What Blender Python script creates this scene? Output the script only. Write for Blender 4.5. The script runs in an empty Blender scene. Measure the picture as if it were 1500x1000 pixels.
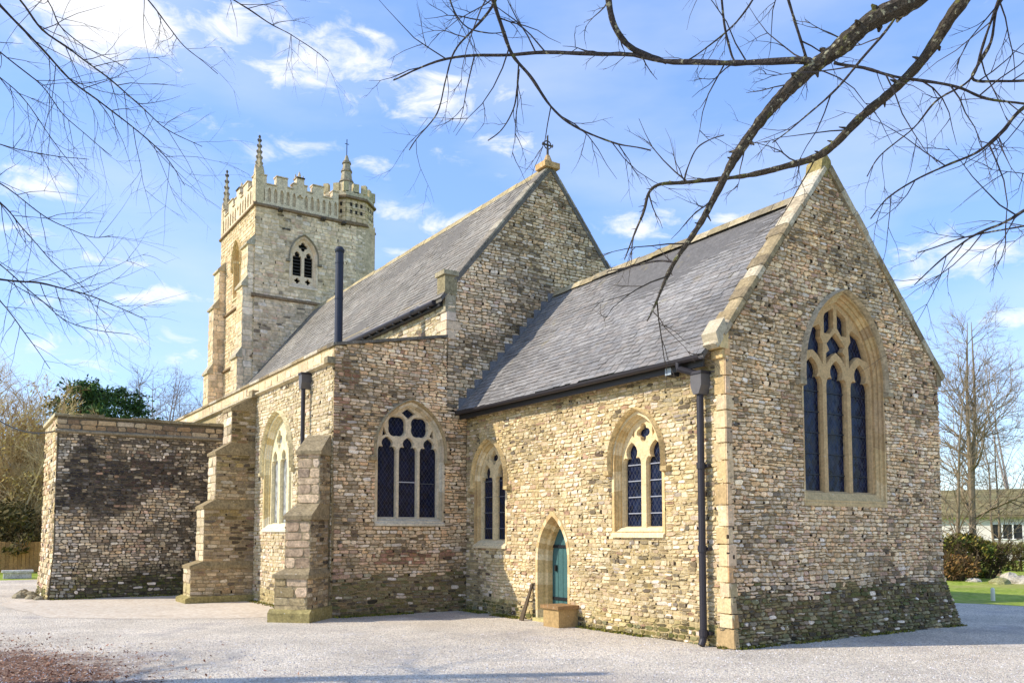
import bpy, math, random
from math import radians, sin, cos, pi, sqrt, atan2
from mathutils import Vector, noise
from mathutils.geometry import tessellate_polygon

sc = bpy.context.scene
COL = sc.collection
V = Vector

# ------------------------------------------------------------------ camera
EYE = V((0, 0, 1.65)); HEAD = radians(56.6); PITCH = radians(3.9)
cam = bpy.data.cameras.new('camera'); cam.sensor_width = 36; cam.lens = 30.12
cam.shift_y = 0.13; cam.clip_start = 0.1; cam.clip_end = 3000
camo = bpy.data.objects.new('camera', cam); COL.objects.link(camo)
camo.location = EYE; camo.rotation_euler = (radians(90) + PITCH, 0, HEAD)
sc.camera = camo
sc.view_settings.view_transform = 'Standard'
try: sc.view_settings.look = 'None'
except Exception: pass
sc.view_settings.exposure = 1.38
sc.view_settings.gamma = 1.0

# ------------------------------------------------------------------ sun and sky
SUN_AZ = 26.0      # degrees west of south
SUN_EL = 37.0
a, e = radians(SUN_AZ), radians(SUN_EL)
SUNV = V((-sin(a) * cos(e), -cos(a) * cos(e), sin(e)))
sun = bpy.data.lights.new('sun', 'SUN'); sun.energy = 2.0; sun.angle = radians(0.6); sun.color = (1.0, 0.92, 0.80)
suno = bpy.data.objects.new('sun', sun); COL.objects.link(suno)
suno.rotation_euler = SUNV.to_track_quat('Z', 'Y').to_euler()
world = bpy.data.worlds.new("World"); sc.world = world; world.use_nodes = True

# (azimuth deg, elevation deg, half width deg, half height deg, weight) of the cloud banks, as compass directions
CLOUDS = []
def build_world():
    nt = world.node_tree; N = nt.nodes; L = nt.links; N.clear()
    def nd(t, **k):
        n = N.new(t)
        for a_, b_ in k.items(): setattr(n, a_, b_)
        return n
    def math_(op, x, y=None, clamp=False):
        n = nd('ShaderNodeMath', operation=op, use_clamp=clamp)
        for i, q in enumerate((x, y)):
            if q is None: continue
            if isinstance(q, (int, float)): n.inputs[i].default_value = q
            else: L.new(q, n.inputs[i])
        return n.outputs[0]
    sky = nd('ShaderNodeTexSky', sky_type='NISHITA', sun_disc=False)
    sky.sun_elevation = radians(SUN_EL); sky.sun_rotation = radians(180 + SUN_AZ)
    sky.air_density = 1.0; sky.dust_density = 0.3; sky.ozone_density = 2.2
    tc = nd('ShaderNodeTexCoord'); sep = nd('ShaderNodeSeparateXYZ'); L.new(tc.outputs['Generated'], sep.inputs[0])
    az = math_('MULTIPLY', math_('ARCTAN2', sep.outputs[1], sep.outputs[0]), 180 / pi)
    el = math_('MULTIPLY', math_('ARCSINE', sep.outputs[2]), 180 / pi)
    cmb = nd('ShaderNodeCombineXYZ'); L.new(az, cmb.inputs[0]); L.new(el, cmb.inputs[1])
    # wispy fractal
    mp = nd('ShaderNodeMapping'); mp.inputs['Scale'].default_value = (0.30, 0.66, 1); L.new(cmb.outputs[0], mp.inputs[0])
    nz = nd('ShaderNodeTexNoise'); nz.inputs['Scale'].default_value = 1.0; nz.inputs['Detail'].default_value = 12
    nz.inputs['Roughness'].default_value = 0.62; nz.inputs['Distortion'].default_value = 0.5
    L.new(mp.outputs[0], nz.inputs['Vector'])
    tot = None
    for (ca, ce, cw, ch, wt) in CLOUDS:
        s = nd('ShaderNodeVectorMath', operation='SUBTRACT'); L.new(cmb.outputs[0], s.inputs[0]); s.inputs[1].default_value = (ca, ce, 0)
        m = nd('ShaderNodeVectorMath', operation='MULTIPLY'); L.new(s.outputs[0], m.inputs[0]); m.inputs[1].default_value = (1 / cw, 1 / ch, 0)
        l = nd('ShaderNodeVectorMath', operation='LENGTH'); L.new(m.outputs[0], l.inputs[0])
        v = math_('MULTIPLY', math_('SUBTRACT', 1.0, l.outputs['Value'], clamp=True), wt)
        tot = v if tot is None else math_('MAXIMUM', tot, v)
    # faint cover everywhere else so the rest of the sky is not empty
    if tot is None: tot = math_('ADD', 0.0, 0.0)
    dens = math_('ADD', math_('MULTIPLY', math_('SUBTRACT', nz.outputs[0], 0.5), 3.4), math_('SUBTRACT', math_('MULTIPLY', tot, 1.35), 0.42))
    mr = nd('ShaderNodeMapRange', interpolation_type='SMOOTHSTEP'); L.new(dens, mr.inputs[0])
    mr.inputs[1].default_value = 0.0; mr.inputs[2].default_value = 1.25
    fac = math_('MULTIPLY', mr.outputs[0], 0.95)
    # thin veil
    mp2 = nd('ShaderNodeMapping'); mp2.inputs['Scale'].default_value = (0.05, 0.16, 1); mp2.inputs['Location'].default_value = (3.1, 1.7, 0); L.new(cmb.outputs[0], mp2.inputs[0])
    nz2 = nd('ShaderNodeTexNoise'); nz2.inputs['Scale'].default_value = 1.0; nz2.inputs['Detail'].default_value = 7; L.new(mp2.outputs[0], nz2.inputs['Vector'])
    veil = math_('MULTIPLY', math_('SUBTRACT', nz2.outputs[0], 0.42, clamp=True), 0.9)
    fac = math_('MAXIMUM', fac, veil)
    hs = nd('ShaderNodeHueSaturation'); hs.inputs['Saturation'].default_value = SKY_SAT; hs.inputs['Value'].default_value = SKY_VAL
    L.new(sky.outputs[0], hs.inputs['Color']); hs.inputs['Hue'].default_value = SKY_HUE
    flat = nd('ShaderNodeMixRGB'); flat.inputs[0].default_value = SKY_FLAT; L.new(hs.outputs[0], flat.inputs[1]); flat.inputs[2].default_value = SKY_RGB
    mix = nd('ShaderNodeMixRGB'); L.new(fac, mix.inputs[0]); L.new(flat.outputs[0], mix.inputs[1]); mix.inputs[2].default_value = CLOUD_RGB
    bg = nd('ShaderNodeBackground'); bg.inputs[1].default_value = SKY_STR
    out = nd('ShaderNodeOutputWorld'); L.new(mix.outputs[0], bg.inputs[0]); L.new(bg.outputs[0], out.inputs[0])
SKY_STR = 0.14; SKY_SAT = 1.15; SKY_VAL = 1.05; SKY_HUE = 0.513; SKY_FLAT = 0.55; SKY_RGB = (0.82, 1.40, 2.65, 1); CLOUD_RGB = (3.2, 3.2, 3.25, 1)

# unproject a direction seen from the eye to a place at a given distance (used to trace limbs of the near trees in 3D)
_d = V((-sin(HEAD) * cos(PITCH), cos(HEAD) * cos(PITCH), sin(PITCH))); _r = V((cos(HEAD), sin(HEAD), 0)); _u = _r.cross(_d)
def ray(px, py): return _d + _r * ((px - 750) / 1255.0) - _u * ((py - 695) / 1255.0)
def place(px, py, dist): return EYE + ray(px, py).normalized() * dist
def cloud(px, py, w, h, wt):
    q = ray(px, py).normalized(); q1 = ray(px + w, py).normalized(); q2 = ray(px, py - h).normalized()
    az = lambda v: math.degrees(atan2(v.y, v.x)); el = lambda v: math.degrees(math.asin(v.z))
    CLOUDS.append((az(q), el(q), abs(az(q1) - az(q)), abs(el(q2) - el(q)), wt))
for c_ in [(480, 90, 250, 95, 1.05), (345, 40, 220, 80, 1.0), (150, 20, 210, 120, 1.7), (640, 135, 180, 80, .95), (435, 218, 95, 42, .9), (300, 178, 95, 34, .9), (50, 275, 125, 60, 1.0),  # heaviest bank, at upper left, is added to give the sun glare there
           (150, 380, 110, 28, .95), (230, 435, 130, 36, .85), (580, 305, 75, 36, .9), (775, 213, 115, 32, .95), (690, 238, 80, 32, .7), (660, 330, 70, 30, .85), (930, 335, 110, 42, .95),
           (1070, 316, 80, 24, .8), (1400, 370, 190, 75, 1.0), (1490, 480, 120, 70, .8), (190, 500, 240, 55, .75), (680, 175, 85, 26, .8), (60, 520, 160, 50, .7), (1250, 560, 200, 60, .6), (110, 455, 120, 30, .75), (250, 520, 150, 36, .7), (40, 340, 110, 30, .7), (560, 245, 90, 26, .7), (500, 170, 90, 26, .6), (590, 370, 80, 26, .7), (1330, 415, 140, 40, .8), (1060, 250, 60, 16, .5), (860, 60, 90, 24, .5)]:
    cloud(*c_)
build_world()

# ------------------------------------------------------------------ colour and material helpers
def lin(r, g, b):
    f = lambda x: (x / 255 / 12.92) if x / 255 <= 0.04045 else ((x / 255 + 0.055) / 1.055) ** 2.4
    return (f(r), f(g), f(b))
def pal(*rgbs): return [lin(*q) for q in rgbs]
def warm(cols, k=1.0, w=(1.12, 1.0, .84)): return [(lambda q: tuple(x * min(1, .8 / max(q)) for x in q))([c[i] * w[i] * k for i in range(3)]) for c in cols]
def mul(c, k): return (c[0] * k, c[1] * k, c[2] * k)
def mixc(c, d, t): return tuple(c[i] * (1 - t) + d[i] * t for i in range(3))

def material(name, rough=0.9, var=0.35, vscale=9.0, spots=(), bump=0.4, bscale=40.0, bdist=0.01, spec=0.25, metallic=0.0, base=None):
    """surface whose colour is the mesh attribute Col, varied by noise, with lichen / stain spots: (colour, scale, threshold, softness, amount)"""
    m = bpy.data.materials.new(name); m.use_nodes = True; nt = m.node_tree; N = nt.nodes; L = nt.links
    b = N['Principled BSDF']; b.inputs['Roughness'].default_value = rough; b.inputs['Specular IOR Level'].default_value = spec; b.inputs['Metallic'].default_value = metallic
    tc = N.new('ShaderNodeTexCoord')
    if base is None:
        at = N.new('ShaderNodeAttribute'); at.attribute_name = 'Col'; col = at.outputs['Color']
    else:
        at = N.new('ShaderNodeRGB'); at.outputs[0].default_value = (*base, 1); col = at.outputs[0]
    nz = N.new('ShaderNodeTexNoise'); nz.inputs['Scale'].default_value = vscale; nz.inputs['Detail'].default_value = 6; nz.inputs['Roughness'].default_value = 0.65
    L.new(tc.outputs['Object'], nz.inputs['Vector'])
    mr = N.new('ShaderNodeMapRange'); L.new(nz.outputs[0], mr.inputs[0]); mr.inputs[1].default_value = 0.25; mr.inputs[2].default_value = 0.75
    mr.inputs[3].default_value = 1 - var; mr.inputs[4].default_value = 1 + var
    mx = N.new('ShaderNodeVectorMath'); mx.operation = 'SCALE'; L.new(col, mx.inputs[0]); L.new(mr.outputs[0], mx.inputs['Scale']); col = mx.outputs[0]
    if var > .2:
        nf = N.new('ShaderNodeTexNoise'); nf.inputs['Scale'].default_value = vscale * 3.4; nf.inputs['Detail'].default_value = 4; L.new(tc.outputs['Object'], nf.inputs['Vector'])
        mf = N.new('ShaderNodeMapRange'); L.new(nf.outputs[0], mf.inputs[0]); mf.inputs[1].default_value = 0.3; mf.inputs[2].default_value = 0.7; mf.inputs[3].default_value = 1 - var * .8; mf.inputs[4].default_value = 1 + var * .8
        mq = N.new('ShaderNodeVectorMath'); mq.operation = 'SCALE'; L.new(col, mq.inputs[0]); L.new(mf.outputs[0], mq.inputs['Scale']); col = mq.outputs[0]
    for (c, s, th, soft, amt) in spots:
        n2 = N.new('ShaderNodeTexNoise'); n2.inputs['Scale'].default_value = s; n2.inputs['Detail'].default_value = 5; n2.inputs['Roughness'].default_value = 0.6
        mp = N.new('ShaderNodeMapping'); mp.inputs['Location'].default_value = (s * 1.37, c[0] * 31, c[1] * 17); L.new(tc.outputs['Object'], mp.inputs[0]); L.new(mp.outputs[0], n2.inputs['Vector'])
        r2 = N.new('ShaderNodeMapRange'); r2.interpolation_type = 'SMOOTHSTEP'; L.new(n2.outputs[0], r2.inputs[0]); r2.inputs[1].default_value = th; r2.inputs[2].default_value = th + soft; r2.inputs[4].default_value = amt
        mm = N.new('ShaderNodeMixRGB'); L.new(r2.outputs[0], mm.inputs[0]); L.new(col, mm.inputs[1]); mm.inputs[2].default_value = (*c, 1); col = mm.outputs[0]
    L.new(col, b.inputs['Base Color'])
    if bump:
        n3 = N.new('ShaderNodeTexNoise'); n3.inputs['Scale'].default_value = bscale; n3.inputs['Detail'].default_value = 5; L.new(tc.outputs['Object'], n3.inputs['Vector'])
        bp = N.new('ShaderNodeBump'); bp.inputs['Strength'].default_value = bump; bp.inputs['Distance'].default_value = bdist; L.new(n3.outputs[0], bp.inputs['Height']); L.new(bp.outputs[0], b.inputs['Normal'])
    return m

M = {}
M['rubble'] = material('rubble_stone', 0.95, 0.34, 14, [(lin(225, 220, 205), 19, 0.66, 0.05, 0.75), (lin(62, 58, 55), 13, 0.64, 0.08, 0.6), (lin(178, 150, 70), 6, 0.66, 0.07, 0.45)], 0.6, 45, 0.012, 0.15)
M['pale_rubble'] = material('pale_rubble_stone', 0.95, 0.26, 14, [(lin(235, 228, 205), 17, 0.64, 0.06, 0.7), (lin(120, 100, 76), 15, 0.66, 0.06, 0.5), (lin(190, 160, 80), 4, 0.62, 0.08, 0.4)], 0.6, 45, 0.012, 0.15)
M['dressed'] = material('dressed_stone', 0.9, 0.22, 8, [(lin(214, 206, 186), 14, 0.66, 0.06, 0.5), (lin(120, 100, 70), 9, 0.64, 0.1, 0.4)], 0.35, 60, 0.006, 0.15)
M['weathered'] = material('weathered_stone', 0.95, 0.35, 7, [(lin(205, 198, 182), 15, 0.64, 0.06, 0.6), (lin(100, 92, 80), 8, 0.60, 0.1, 0.5), (lin(165, 142, 74), 7, 0.65, 0.08, 0.45)], 0.5, 45, 0.01, 0.15)
M['towerstone'] = material('tower_stone', 0.95, 0.28, 3.2, [(lin(232, 222, 204), 5, 0.6, 0.1, 0.5), (lin(146, 130, 108), 2.4, 0.60, 0.12, 0.45), (lin(214, 184, 130), 1.3, 0.56, 0.12, 0.4), (lin(104, 94, 84), 7, 0.66, 0.06, 0.5)], 0.6, 14, 0.02, 0.15)
M['slate'] = material('roof_slate', 0.8, 0.22, 7, [(lin(176, 172, 160), 12, 0.67, 0.06, 0.5), (lin(140, 128, 92), 2.2, 0.62, 0.1, 0.4), (lin(96, 94, 92), 1.1, 0.56, 0.15, 0.35)], 0.3, 30, 0.006, 0.2)
M['ridge'] = material('ridge_stone', 0.95, 0.3, 7, [(lin(176, 154, 96), 5, 0.55, 0.12, 0.5), (lin(120, 112, 98), 9, 0.62, 0.08, 0.6)], 0.5, 40, 0.01, 0.1)
M['iron'] = material('painted_iron', 0.55, 0.12, 20, [], 0.1, 60, 0.003, 0.4)
M['lead'] = material('dull_lead', 0.6, 0.25, 8, [], 0.1, 30, 0.004, 0.4)
M['wood'] = material('old_wood', 0.8, 0.3, 9, [], 0.3, 30, 0.006, 0.2)
M['door'] = material('door_paint', 0.6, 0.15, 9, [], 0.2, 40, 0.004, 0.3)
M['bark'] = material('bark', 0.95, 0.4, 22, [(lin(176, 170, 140), 22, 0.58, 0.06, 0.7), (lin(116, 116, 60), 9, 0.58, 0.08, 0.6), (lin(40, 34, 30), 30, 0.58, 0.06, 0.6)], 1.0, 60, 0.02, 0.1)
M['twig'] = material('twig_bark', 0.95, 0.25, 12, [], 0, 40, 0.01, 0.1)
M['leaf'] = material('leaf', 0.8, 0.35, 3, [], 0, 40, 0.01, 0.2)
M['plaster'] = material('white_plaster', 0.9, 0.06, 3, [], 0.1, 40, 0.004, 0.2)
M['moss_roof'] = material('mossy_roof', 0.95, 0.3, 1.5, [(lin(120, 116, 84), 1.1, 0.5, 0.12, 0.7), (lin(92, 84, 60), 3, 0.6, 0.1, 0.5)], 0.4, 12, 0.03, 0.1)
M['pebble'] = material('pebble', 0.9, 0.2, 30, [], 0, 40, 0.01, 0.2)

def glass_material(name, tint, spacing, amount, reflect):
    m = bpy.data.materials.new(name); m.use_nodes = True; nt = m.node_tree; N = nt.nodes; L = nt.links
    b = N['Principled BSDF']; tc = N.new('ShaderNodeTexCoord'); sp = N.new('ShaderNodeSeparateXYZ'); L.new(tc.outputs['Object'], sp.inputs[0])
    def mt(op, x, y=None):
        n = N.new('ShaderNodeMath'); n.operation = op
        for i, q in enumerate((x, y)):
            if q is None: continue
            if isinstance(q, (int, float)): n.inputs[i].default_value = q
            else: L.new(q, n.inputs[i])
        return n.outputs[0]
    u = mt('ADD', sp.outputs[0], sp.outputs[1]); u = mt('MULTIPLY', u, 1.5)
    p = mt('DIVIDE', mt('ADD', u, sp.outputs[2]), spacing); q = mt('DIVIDE', mt('SUBTRACT', u, sp.outputs[2]), spacing)
    la = mt('ABSOLUTE', mt('SUBTRACT', mt('FRACT', p), 0.5)); lb = mt('ABSOLUTE', mt('SUBTRACT', mt('FRACT', q), 0.5))
    lead = mt('GREATER_THAN', mt('MAXIMUM', la, lb), 0.44)
    # every pane sits at its own slight tilt and tone
    cm = N.new('ShaderNodeCombineXYZ'); L.new(mt('FLOOR', mt('ADD', p, 0.5)), cm.inputs[0]); L.new(mt('FLOOR', mt('ADD', q, 0.5)), cm.inputs[1])
    wn = N.new('ShaderNodeTexWhiteNoise'); wn.noise_dimensions = '2D'; L.new(cm.outputs[0], wn.inputs['Vector'])
    sc_ = N.new('ShaderNodeVectorMath'); sc_.operation = 'SCALE'; sc_.inputs[0].default_value = tint; L.new(mt('ADD', mt('MULTIPLY', wn.outputs[0], 1.1), 0.5), sc_.inputs['Scale'])
    mx = N.new('ShaderNodeMixRGB'); L.new(mt('MULTIPLY', lead, amount), mx.inputs[0]); L.new(sc_.outputs[0], mx.inputs[1]); mx.inputs[2].default_value = (*lin(104, 106, 110), 1)
    L.new(mx.outputs[0], b.inputs['Base Color'])
    L.new(mt('ADD', mt('MULTIPLY', lead, 0.4), 0.2), b.inputs['Roughness']); b.inputs['Specular IOR Level'].default_value = reflect
    ge = N.new('ShaderNodeNewGeometry'); vs = N.new('ShaderNodeVectorMath'); vs.operation = 'SUBTRACT'; L.new(wn.outputs['Color'], vs.inputs[0]); vs.inputs[1].default_value = (.5, .5, .5)
    v2 = N.new('ShaderNodeVectorMath'); v2.operation = 'SCALE'; L.new(vs.outputs[0], v2.inputs[0]); v2.inputs['Scale'].default_value = 0.15
    v3 = N.new('ShaderNodeVectorMath'); v3.operation = 'ADD'; L.new(ge.outputs['Normal'], v3.inputs[0]); L.new(v2.outputs[0], v3.inputs[1])
    v4 = N.new('ShaderNodeVectorMath'); v4.operation = 'NORMALIZE'; L.new(v3.outputs[0], v4.inputs[0]); L.new(v4.outputs[0], b.inputs['Normal'])
    return m
M['glass'] = glass_material('leaded_glass', lin(14, 22, 46), 0.13, 0.26, 0.16)
M['glass_pale'] = glass_material('pale_leaded_glass', lin(150, 152, 150), 0.13, 0.3, 0.5)

def ground_material(name, cols, scale, bump, patches=(), big=0.12):
    m = bpy.data.materials.new(name); m.use_nodes = True; nt = m.node_tree; N = nt.nodes; L = nt.links
    b = N['Principled BSDF']; b.inputs['Roughness'].default_value = 0.95; b.inputs['Specular IOR Level'].default_value = 0.15
    tc = N.new('ShaderNodeTexCoord'); vo = N.new('ShaderNodeTexVoronoi'); vo.inputs['Scale'].default_value = scale; L.new(tc.outputs['Object'], vo.inputs['Vector'])
    sx = N.new('ShaderNodeSeparateXYZ'); L.new(vo.outputs['Color'], sx.inputs[0])
    cr = N.new('ShaderNodeValToRGB'); L.new(sx.outputs[0], cr.inputs[0]); r = cr.color_ramp; r.interpolation = 'CONSTANT'
    while len(r.elements) < len(cols): r.elements.new(0.5)
    for i, c in enumerate(cols): r.elements[i].position = i / len(cols); r.elements[i].color = (*c, 1)
    col = cr.outputs[0]
    nz = N.new('ShaderNodeTexNoise'); nz.inputs['Scale'].default_value = 0.45; nz.inputs['Detail'].default_value = 9; nz.inputs['Roughness'].default_value = 0.7; L.new(tc.outputs['Object'], nz.inputs['Vector'])
    mr = N.new('ShaderNodeMapRange'); L.new(nz.outputs[0], mr.inputs[0]); mr.inputs[1].default_value = 0.3; mr.inputs[2].default_value = 0.7; mr.inputs[3].default_value = 1 - big; mr.inputs[4].default_value = 1 + big
    sv = N.new('ShaderNodeVectorMath'); sv.operation = 'SCALE'; L.new(col, sv.inputs[0]); L.new(mr.outputs[0], sv.inputs['Scale']); col = sv.outputs[0]
    for (c, s, th, soft, amt) in patches:
        n2 = N.new('ShaderNodeTexNoise'); n2.inputs['Scale'].default_value = s; n2.inputs['Detail'].default_value = 8; n2.inputs['Roughness'].default_value = 0.65; L.new(tc.outputs['Object'], n2.inputs['Vector'])
        r2 = N.new('ShaderNodeMapRange'); r2.interpolation_type = 'SMOOTHSTEP'; L.new(n2.outputs[0], r2.inputs[0]); r2.inputs[1].default_value = th; r2.inputs[2].default_value = th + soft; r2.inputs[4].default_value = amt
        mm = N.new('ShaderNodeMixRGB'); L.new(r2.outputs[0], mm.inputs[0]); L.new(col, mm.inputs[1]); mm.inputs[2].default_value = (*c, 1); col = mm.outputs[0]
    L.new(col, b.inputs['Base Color'])
    bp = N.new('ShaderNodeBump'); bp.inputs['Strength'].default_value = bump; bp.inputs['Distance'].default_value = 0.02; L.new(vo.outputs['Distance'], bp.inputs['Height']); bp.invert = True
    L.new(bp.outputs[0], b.inputs['Normal'])
    return m

# ------------------------------------------------------------------ mesh helpers
class MB:
    def __init__(s): s.v = []; s.f = []; s.c = []; s.m = []
    def poly(s, pts, col, m=0):
        i = len(s.v); s.v.extend(pts); s.f.append(tuple(range(i, i + len(pts)))); s.c.append(col); s.m.append(m)
    def face(s, idx, col, m=0): s.f.append(tuple(idx)); s.c.append(col); s.m.append(m)
    def prism(s, pts, off, col, m=0):
        n = len(pts); i = len(s.v); s.v.extend(pts); s.v.extend([p + off for p in pts])
        s.face(range(i, i + n), col, m); s.face(range(i + 2 * n - 1, i + n - 1, -1), col, m)
        for k in range(n):
            j = (k + 1) % n; s.face((i + k, i + j, i + n + j, i + n + k), col, m)
    def box(s, x0, x1, y0, y1, z0, z1, col, m=0):
        s.prism([V((x0, y0, z0)), V((x1, y0, z0)), V((x1, y1, z0)), V((x0, y1, z0))], V((0, 0, z1 - z0)), col, m)
    def pbox(s, P, u0, u1, z0, z1, n0, n1, col, m=0, bev=0.0):
        """box in a wall's own (along, up, out) coordinates, outer face bevelled"""
        i = len(s.v)
        s.v.extend([P(u0, z0, n0), P(u1, z0, n0), P(u1, z1, n0), P(u0, z1, n0),
                    P(u0 + bev, z0 + bev, n1), P(u1 - bev, z0 + bev, n1), P(u1 - bev, z1 - bev, n1), P(u0 + bev, z1 - bev, n1)])
        for q in ((0, 1, 2, 3), (4, 5, 6, 7), (0, 1, 5, 4), (1, 2, 6, 5), (2, 3, 7, 6), (3, 0, 4, 7)): s.face([i + k for k in q], col, m)
    def tube(s, pts, rad, seg, col, m=0, cap=True):
        n = len(pts); base = len(s.v); prev = None
        for i, p in enumerate(pts):
            t = (pts[min(i + 1, n - 1)] - pts[max(i - 1, 0)])
            t = t.normalized() if t.length > 1e-9 else V((0, 0, 1))
            if prev is None: up = V((0, 0, 1)) if abs(t.z) < 0.9 else V((1, 0, 0)); x = t.cross(up).normalized()
            else: x = (prev - t * prev.dot(t)); x = x.normalized() if x.length > 1e-6 else t.orthogonal().normalized()
            prev = x; y = t.cross(x); r = rad[i] if hasattr(rad, '__len__') else rad
            for k in range(seg):
                w = 2 * pi * k / seg; s.v.append(p + x * (r * cos(w)) + y * (r * sin(w)))
        for i in range(n - 1):
            for k in range(seg):
                j = (k + 1) % seg; b0 = base + i * seg; s.face((b0 + k, b0 + j, b0 + seg + j, b0 + seg + k), col, m)
        if cap:
            s.face([base + k for k in range(seg)], col, m); s.face([base + (n - 1) * seg + k for k in range(seg)], col, m)
    def build(s, name, mats, parent=None, smooth=False):
        me = bpy.data.meshes.new(name)
        off = parent_pos(parent)
        me.from_pydata([p - off for p in s.v], [], s.f)
        if not isinstance(mats, (list, tuple)): mats = [mats]
        for q in mats: me.materials.append(q)
        if any(s.m): me.polygons.foreach_set('material_index', s.m)
        ca = me.color_attributes.new('Col', 'FLOAT_COLOR', 'CORNER'); buf = []
        for f, c in zip(s.f, s.c): buf.extend((c[0], c[1], c[2], 1.0) * len(f))
        ca.data.foreach_set('color', buf)
        if smooth: me.polygons.foreach_set('use_smooth', [True] * len(s.f))
        me.update()
        o = bpy.data.objects.new(name, me); COL.objects.link(o)
        if parent: o.parent = parent
        return o
def parent_pos(p):
    r = V((0, 0, 0))
    while p is not None: r = r + p.location; p = p.parent
    return r
def tag(o, label, cat, group=None, kind=None):
    if label: o['label'] = label
    if cat: o['category'] = cat
    if group: o['group'] = group
    if kind: o['kind'] = kind
    return o
def thing(name, loc, label, cat, group=None):
    o = bpy.data.objects.new(name, None); COL.objects.link(o); o.location = loc; o.empty_display_size = 0.3
    return tag(o, label, cat, group)

def axis(O, U, N): # wall coordinates: u along, z up, n outwards
    O, U, N = V(O), V(U).normalized(), V(N).normalized()
    return lambda u, z, n=0.0: O + U * u + V((0, 0, z)) + N * n

def tess(mb, P, n, outer, holes, col, m=0):
    polys = [[V((p[0], p[1], 0)) for p in outer]] + [[V((p[0], p[1], 0)) for p in h] for h in holes]
    tri = tessellate_polygon(polys); flat = [p for q in polys for p in q]; i = len(mb.v)
    mb.v.extend([P(p.x, p.y, n) for p in flat])
    for t in tri: mb.face([i + k for k in t], col, m)
def ring(mb, P, a_, na, b_, nb, colf, m=0, closed=True):
    n = len(a_)
    for k in range(n if closed else n - 1):
        j = (k + 1) % n
        mb.poly([P(*a_[k], na), P(*a_[j], na), P(*b_[j], nb), P(*b_[k], nb)], colf(k) if callable(colf) else colf, m)

def arch(cu, hw, z0, zs, za, n=9, jam=5):
    """pointed arch outline, from bottom left round by the right: jamb points, arcs, apex"""
    h = za - zs; R = (hw * hw + h * h) / (2 * hw); right = []
    for k in range(jam + 1): right.append((cu + hw, z0 + (zs - z0) * k / jam))
    t1 = math.asin(min(1, h / R)) if R >= hw else pi - math.asin(min(1, h / R))
    for k in range(1, n): t = t1 * k / n; right.append((cu + hw - R + R * cos(t), zs + R * sin(t)))
    return right + [(cu, za)] + [(2 * cu - u, z) for u, z in reversed(right)]
def foil(cu, hw, z0, zs, za):
    h = za - zs; prof = [(1, .0), (1.0, .2), (.9, .36), (.72, .43), (.46, .40), (.58, .52), (.6, .66), (.48, .8), (.22, .93)]
    right = [(cu + hw, z0)] + [(cu + hw * a_, zs + h * b_) for a_, b_ in prof]
    return right + [(cu, za)] + [(2 * cu - u, z) for u, z in reversed(right)]
def quatrefoil(cu, cz, r, n=24, lobes=4, rot=0.0, sq=1.0, dp=.38):
    return [(cu + sq * r * (1 - dp + dp * abs(cos(lobes / 2 * (t + rot)))) * cos(t), cz + r * (1 - dp + dp * abs(cos(lobes / 2 * (t + rot)))) * sin(t)) for t in [2 * pi * k / n for k in range(n)]]
def blob(pts): return pts
def shrink(pts, k, cu, cz): return [(cu + (u - cu) * k, cz + (z - cz) * k) for u, z in pts]

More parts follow.
